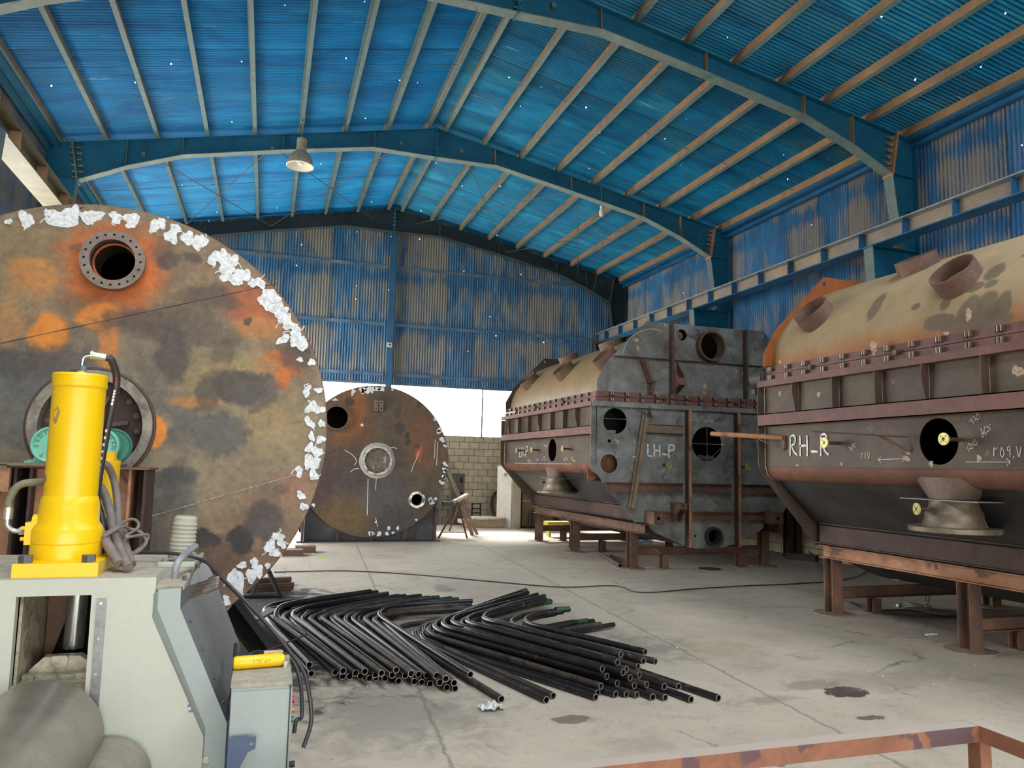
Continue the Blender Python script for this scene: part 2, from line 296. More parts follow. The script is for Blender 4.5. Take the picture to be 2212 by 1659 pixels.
M['grey_panel'] = mottled('grey_panel_paint', [(.3, (92, 95, 98)), (.7, (116, 119, 122))], 1.5, .4, layers=[((70, 73, 78), 3, .6, .66, 5)], stretch=(1, 1, .3), bump=.03)
M['navy'] = plain('navy_bracket_paint', (72, 84, 112), .5, 0, .2)
M['yellow'] = NT('yellow_enamel', .34)
t = M['yellow']; c = t.ramp(t.noise(1.5, 4), [(.3, (228, 182, 0)), (.7, (238, 194, 2))])
c = t.mix(t.step(t.noise(16, 8, .6, 1.0, t.mapping((1, 1, .8), (3, 2, 5))), .71, .72), c, lin((150, 112, 86)))
c = t.mix(t.step(t.noise(40, 4, .6, .4, t.mapping((1, 1, .6), (1, 7, 2))), .76, .78), c, lin((96, 60, 30))); t.color(c); M['yellow'] = t.m
M['chip'] = plain('bare_brown_patch', (170, 126, 92), .6)
M['bolt_dark'] = plain('grey_bolt', (92, 94, 98), .4, .5, .2)
M['chrome'] = plain('chrome', (196, 198, 200), .16, .95)
M['galv'] = mottled('zinc_fitting', [(.3, (170, 176, 170)), (.7, (206, 208, 198))], 20, .3, .7, bump=.05)
M['hose_grey'] = mottled('dusty_grey_hose', [(.3, (104, 94, 90)), (.7, (132, 122, 116))], 14, .6, bump=.1)
M['hose_olive'] = mottled('olive_hose', [(.3, (108, 104, 82)), (.7, (136, 130, 104))], 14, .6, bump=.1)
M['hose_black'] = plain('black_hose', (48, 44, 44), .4, 0, .15)
M['red'] = plain('red_marking', (150, 44, 50), .5)
M['blue_mark'] = plain('blue_marking', (40, 90, 140), .5)
M['roller'] = mottled('satin_steel_roller', [(.3, (136, 128, 116)), (.6, (156, 148, 134)), (.85, (140, 126, 112))], 1.2, .38, .5, bump=.03)
M['mint'] = plain('mint_green_casting', (112, 188, 162), .4, 0, .2)
M['mint_dark'] = plain('green_raised_lettering', (52, 116, 96), .5)
M['dirty_white'] = mottled('dirty_greased_cream', [(.3, (96, 84, 66)), (.5, (168, 160, 138)), (.7, (198, 192, 172))], 14, .5)
M['tray'] = plain('tray_steel', (176, 182, 172), .35, .3, .15)
M['bone'] = mottled('lamp_cream_enamel', [(.3, (168, 156, 132)), (.7, (198, 184, 158))], 6, .45, bump=.03)
M['lamp_in'] = plain('white_reflector', (236, 232, 222), .35)
M['glass'] = NT('frosted_bulb', .2); M['glass'].b.inputs['Transmission Weight'].default_value = .35; M['glass'].color(lin((240, 240, 236))); M['glass'] = M['glass'].m
t = NT('clear_plastic', .3); t.b.inputs['Transmission Weight'].default_value = .45; t.b.inputs['IOR'].default_value = 1.2; t.color(lin((214, 210, 192))); M['pet'] = t.m
t = NT('thin_plastic_film', .35); t.b.inputs['Transmission Weight'].default_value = .3; t.color(lin((222, 220, 214))); M['film'] = t.m
M['wood'] = mottled('grey_brown_timber', [(.3, (120, 100, 76)), (.7, (164, 142, 112))], 5, .7, stretch=(1, 1, .2))
M['white_door'] = mottled('white_cabinet_paint', [(.3, (206, 200, 188)), (.7, (226, 222, 212))], 1.2, .5, bump=.02)
M['cab_brown'] = mottled('beige_cabinet', [(.3, (120, 104, 86)), (.7, (146, 128, 106))], 1.4, .6)
M['galv_rail'] = mottled('galvanised_strut', [(.3, (122, 124, 124)), (.7, (160, 160, 156))], 3, .45, .4)
M['grey_box'] = mottled('grey_steel_box', [(.3, (76, 76, 74)), (.7, (106, 104, 100))], 3, .6)
M['pale_slab'] = mottled('pale_dusty_slab', [(.3, (190, 176, 152)), (.7, (220, 208, 186))], 3, .8)
M['safety_yellow'] = plain('yellow_panel', (190, 176, 50), .5, 0, .2)
M['blue_pen'] = plain('blue_plastic', (36, 92, 180), .4)
M['lime'] = plain('lime_leaf', (160, 210, 50), .6)
M['led_red'] = plain('red_button', (150, 30, 50), .3); M['led_amber'] = plain('amber_button', (190, 110, 30), .3); M['led_green'] = plain('green_button', (20, 110, 80), .3)

# concrete floor
t = NT('dusty_concrete', .85); n = t.noise(.55, 9, .62, .5); c = t.ramp(n, [(.3, (162, 148, 130)), (.5, (180, 166, 146)), (.72, (192, 179, 158))])
c = t.mix(t.math('MULTIPLY', t.step(t.noise(2.2, 9, .7, .6, t.mapping((1, 1.3, 1), (3, 1, 0))), .48, .72), .5), c, lin((138, 124, 106)))
c = t.mix(t.math('MULTIPLY', t.step(t.noise(14, 10, .85, .4), .53, .68), .6), c, lin((112, 102, 90)))
c = t.mix(t.step(t.noise(34, 6, .8), .64, .70), c, lin((196, 188, 172)))
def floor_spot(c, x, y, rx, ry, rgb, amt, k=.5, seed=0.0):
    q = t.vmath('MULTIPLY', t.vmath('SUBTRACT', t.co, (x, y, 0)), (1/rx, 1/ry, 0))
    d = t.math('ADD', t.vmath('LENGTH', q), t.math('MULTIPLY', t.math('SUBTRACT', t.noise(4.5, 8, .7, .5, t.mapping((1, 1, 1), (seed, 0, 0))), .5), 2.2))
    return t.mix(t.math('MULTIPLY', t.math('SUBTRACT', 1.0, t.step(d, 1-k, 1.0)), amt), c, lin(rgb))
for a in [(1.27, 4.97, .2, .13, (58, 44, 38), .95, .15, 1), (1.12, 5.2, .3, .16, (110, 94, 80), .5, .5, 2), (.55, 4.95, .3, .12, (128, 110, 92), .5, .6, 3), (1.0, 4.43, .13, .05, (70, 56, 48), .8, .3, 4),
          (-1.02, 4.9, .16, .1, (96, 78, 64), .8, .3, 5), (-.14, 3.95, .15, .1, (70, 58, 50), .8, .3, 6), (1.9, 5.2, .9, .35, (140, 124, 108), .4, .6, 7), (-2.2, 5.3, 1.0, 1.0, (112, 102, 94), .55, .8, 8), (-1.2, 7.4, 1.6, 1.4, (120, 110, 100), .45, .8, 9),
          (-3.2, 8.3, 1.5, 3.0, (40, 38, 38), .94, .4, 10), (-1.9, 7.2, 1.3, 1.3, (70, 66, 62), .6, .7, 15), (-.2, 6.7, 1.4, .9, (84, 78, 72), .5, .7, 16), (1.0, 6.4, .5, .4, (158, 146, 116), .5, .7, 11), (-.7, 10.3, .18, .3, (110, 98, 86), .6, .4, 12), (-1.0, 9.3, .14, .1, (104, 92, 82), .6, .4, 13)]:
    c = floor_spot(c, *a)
vo = t.new('ShaderNodeTexVoronoi', feature='DISTANCE_TO_EDGE'); t.set(vo, 'Vector', t.vmath('ADD', t.co, t.vmath('MULTIPLY', t.noise(1.5, 6, .7, 0, None, True), (.5, .5, 0)))); vo.inputs['Scale'].default_value = .42
crack = t.math('MULTIPLY', t.math('SUBTRACT', 1.0, t.step(vo.outputs['Distance'], .001, .006)), t.step(t.noise(1.1, 4), .45, .6)); c = t.mix(t.math('MULTIPLY', crack, .65), c, lin((92, 82, 72)))
sp = t.new('ShaderNodeSeparateXYZ'); t.set(sp, 0, t.co)
wob = t.math('MULTIPLY', t.math('SUBTRACT', t.noise(5, 9, .8), .5), .12)
def joint(c, coef, off, amt=.6):   # a slab joint: |x*coef0 + y*coef1 - off| small
    d = t.math('ABSOLUTE', t.math('ADD', t.math('SUBTRACT', t.math('ADD', t.math('MULTIPLY', sp.outputs['X'], coef[0]), t.math('MULTIPLY', sp.outputs['Y'], coef[1])), off), wob))
    return t.mix(t.math('MULTIPLY', t.math('SUBTRACT', 1.0, t.step(d, .006, .02)), amt), c, lin((110, 99, 86)))
c = joint(c, (1, -.0667), .27); c = joint(c, (1, -.0667), -2.3); c = joint(c, (1, -.0667), 3.7); c = joint(c, (.03, 1), 8.9, .3); c = joint(c, (.03, 1), 14.6, .4)
t.color(c); t.bump(t.math('ADD', t.noise(14, 8, .7), t.math('MULTIPLY', crack, -.5)), .25, .01); M['floor'] = t.m
# pale block wall
t = NT('concrete_blocks', .9); sp = t.new('ShaderNodeSeparateXYZ'); t.set(sp, 0, t.co); cb = t.new('ShaderNodeCombineXYZ')
t.set(cb, 0, t.math('ADD', sp.outputs['X'], sp.outputs['Y'])); t.set(cb, 1, sp.outputs['Z'])
nz = t.vmath('MULTIPLY', t.vmath('SUBTRACT', t.noise(2.2, 5, .6, 0, None, True), (.5, .5, .5)), (.07, .05, 0)); br = t.new('ShaderNodeTexBrick'); t.set(br, 'Vector', t.vmath('ADD', cb.outputs[0], nz))
br.inputs['Scale'].default_value = 1.0; br.inputs['Brick Width'].default_value = .29; br.inputs['Row Height'].default_value = .193; br.inputs['Mortar Size'].default_value = .008; br.inputs['Mortar Smooth'].default_value = .2
br.inputs['Color1'].default_value = lin((214, 203, 178)); br.inputs['Color2'].default_value = lin((200, 189, 164)); br.inputs['Mortar'].default_value = lin((112, 102, 86))
c = t.mix(.3, br.outputs['Color'], t.ramp(t.noise(5, 8, .7), [(.3, (90, 84, 72)), (.7, (230, 224, 206))]), 'OVERLAY'); t.color(c); t.bump(t.math('SUBTRACT', t.noise(20, 6, .7), br.outputs['Fac']), .5, .01); M['block'] = t.m
M['outside'] = mottled('pale_outdoor_ground', [(.3, (200, 194, 182)), (.7, (224, 220, 208))], 1, .9)
# ------------------------------------------------------------------ the hall
FY = [9.861, 15.361, 20.89]                 # the three portal frames in view
YB, YF = 21.15, -9.0                        # gable wall, open front end
EAVE, RIDGE, HALF = 7.42, 8.773, 7.3
def rz(x): return RIDGE - .2008*abs(x)      # rafter top line
struct('floor', MB().box(-7.6, 7.6, YF-.5, 21.6, -.2, 0), M['floor'])
g = MB().box(-60, 60, 21.6, 70, -.3, -.06); g.box(-40, 40, -40, YF-.5, -.3, -.06); g.box(-40, -7.6, YF-.5, 21.6, -.3, -.06); tag(g.build('ground', M['outside']), kind='structure')
def corrugated(mb, a, b, runlen, hdir, wav, pitch=.076, amp=.017, sub=4, rows=1):
    """strip from a to b swept along run direction: a, b = the two ends across; runlen vector; wav = normal for the wave"""
    a, b, R, W = Vector(a), Vector(b), Vector(runlen), Vector(wav); n = int(R.length/pitch*sub); vs = []
    for i in range(n+1):
        o = R*(i/n) + W*amp*math.sin(2*PI*i/sub + .4)
        vs += [a+o, b+o]
    return mb.add(vs, [(2*i, 2*i+1, 2*i+3, 2*i+2) for i in range(n)], True)
ZP = .185
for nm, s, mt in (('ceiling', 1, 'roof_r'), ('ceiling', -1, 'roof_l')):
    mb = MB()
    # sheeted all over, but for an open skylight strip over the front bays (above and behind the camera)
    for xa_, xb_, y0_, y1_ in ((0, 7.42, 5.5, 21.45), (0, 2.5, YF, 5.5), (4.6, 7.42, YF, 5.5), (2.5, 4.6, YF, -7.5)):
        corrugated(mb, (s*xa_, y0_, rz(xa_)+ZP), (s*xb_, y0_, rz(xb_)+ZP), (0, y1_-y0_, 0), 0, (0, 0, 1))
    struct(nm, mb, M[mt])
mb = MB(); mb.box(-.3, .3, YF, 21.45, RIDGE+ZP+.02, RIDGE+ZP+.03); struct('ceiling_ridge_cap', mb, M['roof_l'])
# side walls: sheet above, blocks at the foot
for s, nm, mt in ((1, 'wall_right', 'side'), (-1, 'wall_left', 'left')):
    mb = MB()
    if s > 0: corrugated(mb, (s*7.28, YF, 1.2), (s*7.28, YF, rz(7.28)+ZP-.02), (0, 21.2-YF, 0), 0, (1, 0, 0))
    else:                                    # the left wall stands open below the crane beam between the two drums
        corrugated(mb, (s*7.28, YF, 5.15), (s*7.28, YF, rz(7.28)+ZP-.02), (0, 21.2-YF, 0), 0, (1, 0, 0)); corrugated(mb, (s*7.28, YF, 1.2), (s*7.28, YF, 5.15), (0, 11-YF, 0), 0, (1, 0, 0))
    struct(nm, mb, M[mt])
    mb = MB().box(*sorted((s*7.2, s*7.4)), YF, 21.4 if s > 0 else 11.0, 0, 1.25); struct(nm+'_base', mb, M['block'])
# gable wall: blocks to 2.5 m, an open strip, sheet above
mb = MB().box(-2.35, 7.4, YB+.15, YB+.35, 0, 2.49)
struct('wall_back_base', mb, M['block'])
def gable_strip(x0, x1, zb):
    mb = MB(); sub = 4; n = int((x1-x0)/.076*sub); vs = []
    for i in range(n+1):
        x = x0 + (x1-x0)*i/n; y = YB + .016*math.sin(2*PI*i/sub+.4); vs += [(x, y, zb), (x, y, rz(x)+ZP)]
    return mb.add(vs, [(2*i, 2*i+1, 2*i+3, 2*i+2) for i in range(n)], True)
struct('wall_back', gable_strip(-7.3, 7.3, 3.9), M['gable'])
mb = MB().plate([(-7.3, 3.2), (7.3, 3.2), (7.3, rz(7.3)+ZP), (0, RIDGE+ZP), (-7.3, rz(7.3)+ZP)], [], (0, YF, 0), (1, 0, 0), (0, 0, 1), .01); struct('wall_front_unseen', mb, M['gable'])  # unseen front gable, added to cut the light from the open end
# gable girts (left and right of the middle post)
ZG = [7.2, 5.55, 4.13]
for i, z in enumerate(ZG):
    for s, sd in ((-1, 'left'), (1, 'right')):
        xe = min(6.9, (8.7-z)/.2008 - .5) if i == 0 else 6.9
        mb = MB().channel((s*.09, YB-.03, z), (s*xe, YB-.03, z), .1, .09, .008, flip=-s)
        o = mb.build('wall_girt', M['girt'], org=(s*3, YB-.05, z)); tag(o, f'blue-grey channel girt on the end wall, {ORD[i]} from the top, {sd} of the middle post', 'beam', 'girts on the end wall')
tag(MB().box(-7.0, 7.0, YB-.03, YB+.02, 3.84, 3.9).build('sheeting_rail', M['girt'], org=(0, YB, 3.87)), 'thin edge rail along the bottom of the end wall sheeting above the open strip', 'beam')
p = thing('gable_post', 'blue steel post standing in the middle of the end wall', 'post', (0.03, 20.99, 0))
MB().ibeam((0.03, 20.96, 0), (0.03, 20.96, 8.1), .15, .16, .01, .012, up=(0, 1, 0)).build('column', M['post_blue'], p)
MB().box(.14, .15, 20.9, 20.92, 3.3, 5.4).build('conduit', M['black'], p)
b = thing('junction_box', 'small white box with a round black button high on the middle post', 'switch box', (.0, 20.86, 4.92))
MB().box(-.065, .065, 20.8, 20.87, 4.86, 4.98).build('body', M['white_door'], b); MB().cyl((0, 20.8, 4.92), (0, 20.785, 4.92), .028, 14).build('button', M['black'], b)
for x, nm in ((2.84, 'right of the middle post, above the block wall'), (-2.3, 'left of the middle post, behind the far drum')):
    tag(MB().cyl((x, 21.3, 2.45), (x, 21.3, 3.95), .022, 10).build('opening_post', M['grey_box'], org=(x, 21.3, 2.45)), f'thin dark post in the open strip {nm}', 'post')

# ---- portal frames
KX = [(0, 8.15), (1.34, 8.16), (3.1, 7.83), (4.92, 7.45), (5.88, 7.09), (6.66, 6.71)]
FR_LAB = ['nearest dark teal steel portal frame, its ridge at the top edge of the picture', 'middle dark teal steel portal frame, the one behind the enamel pendant lamp', 'farthest dark teal portal frame, against the end wall']
for fi, Y in enumerate(FY):
    fr = thing('portal_frame', FR_LAB[fi], 'steel frame', (0, Y, 0), 'steel portal frames of the hall')
    for s in (-1, 1):
        top = [(0, RIDGE), (6.785, rz(6.785))]; bot = KX
        poly = [(x*s, z) for x, z in top] + [(x*s, z) for x, z in reversed(bot)]
        mb = MB(); mb.plate(poly, [], (0, Y+.005, 0), (1, 0, 0), (0, 0, 1), .01)
        mb.cur = 0; mb.bar((0, Y, RIDGE+.0), (s*6.785, Y, rz(6.785)), .2, .014)
        mb.cur = 1
        for (x0, z0), (x1, z1) in zip(bot, bot[1:]): mb.bar((s*x0, Y, z0), (s*x1, Y, z1), .2, .014)
        TE, TF = (M['teal'], M['teal_flange']) if fi < 2 else (M['dark_frame'], M['dark_frame_flange'])
        mb.build('rafter', [TE, TF], fr)
        for x in (1.31, 3.1, 4.92, 5.88):
            zb = {1.31: 8.16, 3.1: 7.83, 4.92: 7.45, 5.88: 7.09}[x]
            MB().box(*sorted((s*x-.006, s*x+.006)), Y-.095, Y+.095, zb, rz(x)).build('stiffener', TF if s < 0 or fi == 2 else M['purlin_web'], fr)
        mb = MB(); mb.bar((s*6.655, Y, 6.66), (s*6.80, Y, rz(6.8)+.06), .22, .035, up=(1, 0, 0))
        d = Vector((s*.125, 0, .79)).normalized(); nrm = Vector((-d.z*s, 0, abs(d.x)))
        for k in range(6):
            q = Vector((s*6.672, Y, 6.76)) + d*(.115*k); 
            mb._hex(q+Vector((-s*.03, -.07, 0)), (-s, 0, 0), .016, .09, 6); mb._hex(q+Vector((s*.01, -.07, 0)), (s, 0, 0), .016, .06, 6)
            mb.bar(q+Vector((-s*.01, -.05, .05)), q+Vector((-s*.12, -.005, .05)), .01, .01)
        mb.build('end_plate', M['purlin_web'] if s > 0 and fi < 2 else TF, fr)
        # column: upper shaft, then the wide stepped foot that carries the crane beam
        mb = MB(); web = [(6.66, 6.7), (6.80, rz(6.8)), (7.18, rz(7.18)), (7.18, 5.4), (6.84, 5.4)]
        mb.plate([(s*a, b) for a, b in web], [], (0, Y+.005, 0), (1, 0, 0), (0, 0, 1), .01)
        mb.bar((s*7.185, Y, 0), (s*7.185, Y, rz(7.185)), .2, .014, up=(1, 0, 0)); mb.bar((s*6.66, Y, 6.71), (s*7.18, Y, 6.69), .19, .012)
        mb.bar((s*6.8, Y, rz(6.8)), (s*7.19, Y, rz(7.19)), .2, .014)
        mb.plate([(s*a, b) for a, b in [(6.2, 5.4), (7.18, 5.4), (7.18, 0), (6.55, 0)]], [], (0, Y+.005, 0), (1, 0, 0), (0, 0, 1), .01)
        mb.box(*sorted((s*6.17, s*7.19)), Y-.11, Y+.11, 5.39, 5.41)
        mb.cur = 1; mb.bar((s*6.66, Y, 6.7), (s*6.84, Y, 5.41), .2, .014, up=(1, 0, 0)); mb.bar((s*6.2, Y, 5.4), (s*6.55, Y, 0), .2, .014, up=(1, 0, 0))
        mb.build('column', [TE, TF], fr)
        MB().box(*sorted((s*7.0, s*7.06)), Y-.09, Y-.01, 6.08, 6.1).build('cable_cleat', M['teal'], fr)
    mb = MB().box(-.014, .014, Y-.11, Y+.11, 8.12, RIDGE+.03)
    for k in range(5):
        for sg in (-1, 1): mb._hex((sg*.014, Y-.075, 8.22+.11*k), (sg, 0, 0), .016, .05, 6)
    mb.build('ridge_splice', M['teal'], fr)
    for x in (-5.6, -3.3, -.75, .55):       # little brace lugs
        if fi < 2: MB().box(x-.03, x+.03, Y-.09, Y-.02, rz(x)-.32, rz(x)-.25).build('brace_lug', M['teal_flange'], fr)
# ---- purlins
for s, sd in ((-1, 'left'), (1, 'right')):
    for i, x in enumerate([.15, 1.0, 1.86, 2.73, 3.6, 4.46, 5.33, 6.19, 6.95]):
        z = rz(x); mb = MB(); h = .16; t_ = .006; fw = .072; X = s*x
        up = Vector((s*.2008, 0, 1)).normalized(); sd_ = Vector((1, 0, -s*.2008)).normalized()*s   # pointing down-slope
        def q(a, b): return Vector((X, 0, z)) + sd_*a + up*b
        def pl(pts):
            vs = [Vector((p.x, y, p.z)) for y in (YF, 21.1) for p in pts]; mb.add(vs, [(0, 1, 5, 4), (1, 2, 6, 5), (2, 3, 7, 6), (3, 0, 4, 7), (0, 3, 2, 1), (4, 5, 6, 7)])
        mb.cur = 0; pl([q(0, .008), q(t_, .008), q(t_, .008+h), q(0, .008+h)])
        mb.cur = 1; pl([q(0, .002), q(fw, .002), q(fw, .008), q(0, .008)]); pl([q(0, .008+h), q(fw, .008+h), q(fw, .014+h), q(0, .014+h)]); pl([q(fw-.005, .008), q(fw, .008), q(fw, .026), q(fw-.005, .026)])
        o = mb.build('roof_purlin', [M['purlin_web'], M['purlin_flange']], org=(X, 10, z))
        tag(o, f'long steel roof purlin, {ORD[i]} down from the ridge on the {sd} slope', 'beam', f'roof purlins of the {sd} slope')
    # eave gutter and eave beam
    mb = MB().box(*sorted((s*7.12, s*7.2)), YF, 21.1, 7.22, 7.3); mb.bar((s*7.08, YF, 7.345), (s*7.08, 21.1, 7.345), .19, .05)
    o = mb.build('eave_beam', M['crane_blue'] if s > 0 else M['teal'], org=(s*7.1, 10, 7.3)); tag(o, f'blue eave beam running along the top of the {sd} wall', 'beam', 'eave beams')
# sag rod lines across the slopes and X bracing between the last two frames
def rod(a, b, lab, r=.009, mat='grey_box', name='bracing_rod', grp='thin bracing rods under the roof'): tag(MB().cyl(a, b, r, 6).build(name, M[mat], org=a), lab, 'rod', grp)
for s, sd in ((-1, 'left'), (1, 'right')):
    for Y in (12.6, 18.1): rod((s*.15, Y, rz(.15)+.05), (s*6.9, Y, rz(6.9)+.05), f'sag rod crossing the {sd} purlins in the {"near" if Y < 15 else "far"} bay', .006, 'teal', 'sag_rod', 'sag rods')
    for (xa, xb) in ((.6, 3.3), (3.3, 5.6)):
        for f in (0, 1):
            a, b = (xa, xb) if f == 0 else (xb, xa)
            rod((s*a, 15.4, rz(a)-.2), (s*b, 20.85, rz(b)-.2), f'thin diagonal rod under the far bay of the {sd} slope, {"inner" if xa < 1 else "outer"} cross, {"going outwards" if f == 0 else "going inwards"}')
# ---- crane runway beams
for s, sd in ((1, 'right'), (-1, 'left')):
    cb = thing('crane_beam', 'long blue and tan crane runway beam with stiffeners along the right wall' if s > 0 else 'cream crane runway beam running along the left wall', 'beam', (s*6.35, 10, 5.4))
    a, b = (s*6.35, 3.5 if s > 0 else 6.0), (s*6.35, 20.9)
    mats = [M['crane_tan'], M['crane_blue'], M['crane_grey']] if s > 0 else [M['cream_beam'], M['cream_beam'], M['cream_beam']]
    MB().box(*sorted((s*6.345, s*6.355)), a[1], b[1], 5.43, 5.69).build('web', mats[0], cb)
    MB().box(*sorted((s*6.2, s*6.5)), a[1], b[1], 5.41, 5.43).build('bottom_flange', mats[1], cb)
    MB().box(*sorted((s*6.2, s*6.5)), a[1], b[1], 5.685, 5.705).build('top_flange', mats[2], cb)
    mb = MB().box(*sorted((s*6.32, s*6.38)), a[1], b[1], 5.705, 5.76); mb.build('rail', M['crane_grey'], cb)
    y = FY[0]+.2-5.5
    while y < 20.8:
        if y > a[1]: MB().box(*sorted((s*6.21, s*6.345)), y-.006, y+.006, 5.43, 5.685).build('stiffener', mats[1] if s > 0 else M['purlin_web'], cb)
        y += .92 if s > 0 else 1.2
tag(MB().bar((6.0, 20.7, 5.42), (6.9, 20.7, 5.42), .12, .08).build('end_bracket', M['rust'], org=(6.3, 20.7, 5.4)), 'rusty bracket where the right crane beam meets the end wall', 'bracket')
# ---- lamps
lp = thing('pendant_lamp', 'cream enamel high-bay pendant lamp with a frosted bulb hanging from the left slope', 'lamp', (-2.77, 14.6, 7.2))
o = Vector((-2.77, 14.6, 0)); zr = atY(649, 360, 14.6).z; R = .245; ax = Vector((.02, .03, 1))
zb_ = zr
k_ = R/.195
def lz(pr): return [(r_*(k_ if r_ < .19 else 1), h_*k_) for r_, h_ in pr]
MB().lathe([(R, 0), (R, .012), (R*.96, .08), (R*.86, .16), (R*.66, .245), (R*.42, .30), (.095, .32)], (o.x, o.y, zb_), ax, 36).build('lamp_shade', M['bone'], lp)
MB().lathe([(R*.985, .004), (R*.93, .075), (R*.83, .15), (R*.62, .235), (R*.4, .285), (.02, .30)], (o.x, o.y, zb_), ax, 36).build('reflector', M['lamp_in'], lp)
MB().lathe([(R*1.0, -.004), (R*1.05, 0), (R*1.05, .016), (R*.99, .02)], (o.x, o.y, zb_), ax, 36).build('rim', M['lamp_in'], lp)
MB().lathe([(.0, .03), (.04, .035), (.075, .08), (.078, .13), (.05, .22), (.03, .28)], (o.x, o.y, zb_), ax, 20).build('bulb', M['glass'], lp)
MB().lathe([(.096, .30), (.098, .32), (.092, .44), (.098, .52), (.096, .55), (0, .555)], (o.x, o.y, zb_), ax, 24).build('lamp_housing', M['bone'], lp)
mb = MB(); zc = zb_+.54; zt_l = rz(2.75)
for dx in (-.04, .015, .045): mb.tube(smoothpath([(o.x+dx, 14.61, zc), (o.x-dx*.8, 14.62, (zc+zt_l)/2), (o.x+dx*.6, 14.62, zt_l+.02)], 5), .008, 6)
mb.build('hanging_wire', M['galv_rail'], lp)
lb = thing('hanging_bulb', 'small white bulb hanging on a wire under the right slope', 'lamp', (3.84, 15.0, 7.3))
p0 = atY(1299, 468, 15.0); MB().lathe([(0, -.0), (.04, .015), (.052, .06), (.052, .12), (.035, .16), (.024, .19), (.03, .2), (.03, .24), (0, .245)], p0, (0, 0, 1), 18).build('bulb', M['lamp_in'], lb)
MB().cyl(p0+Vector((0, 0, .24)), (p0.x, p0.y+.02, rz(p0.x)+.0), .004, 5).build('wire', M['galv_rail'], lb)
rod((3.86, 15.0, 7.3), (3.80, 15.6, 5.6), 'thin wire dangling below the small white bulb', .004, 'grey_box', 'dangling_wire')
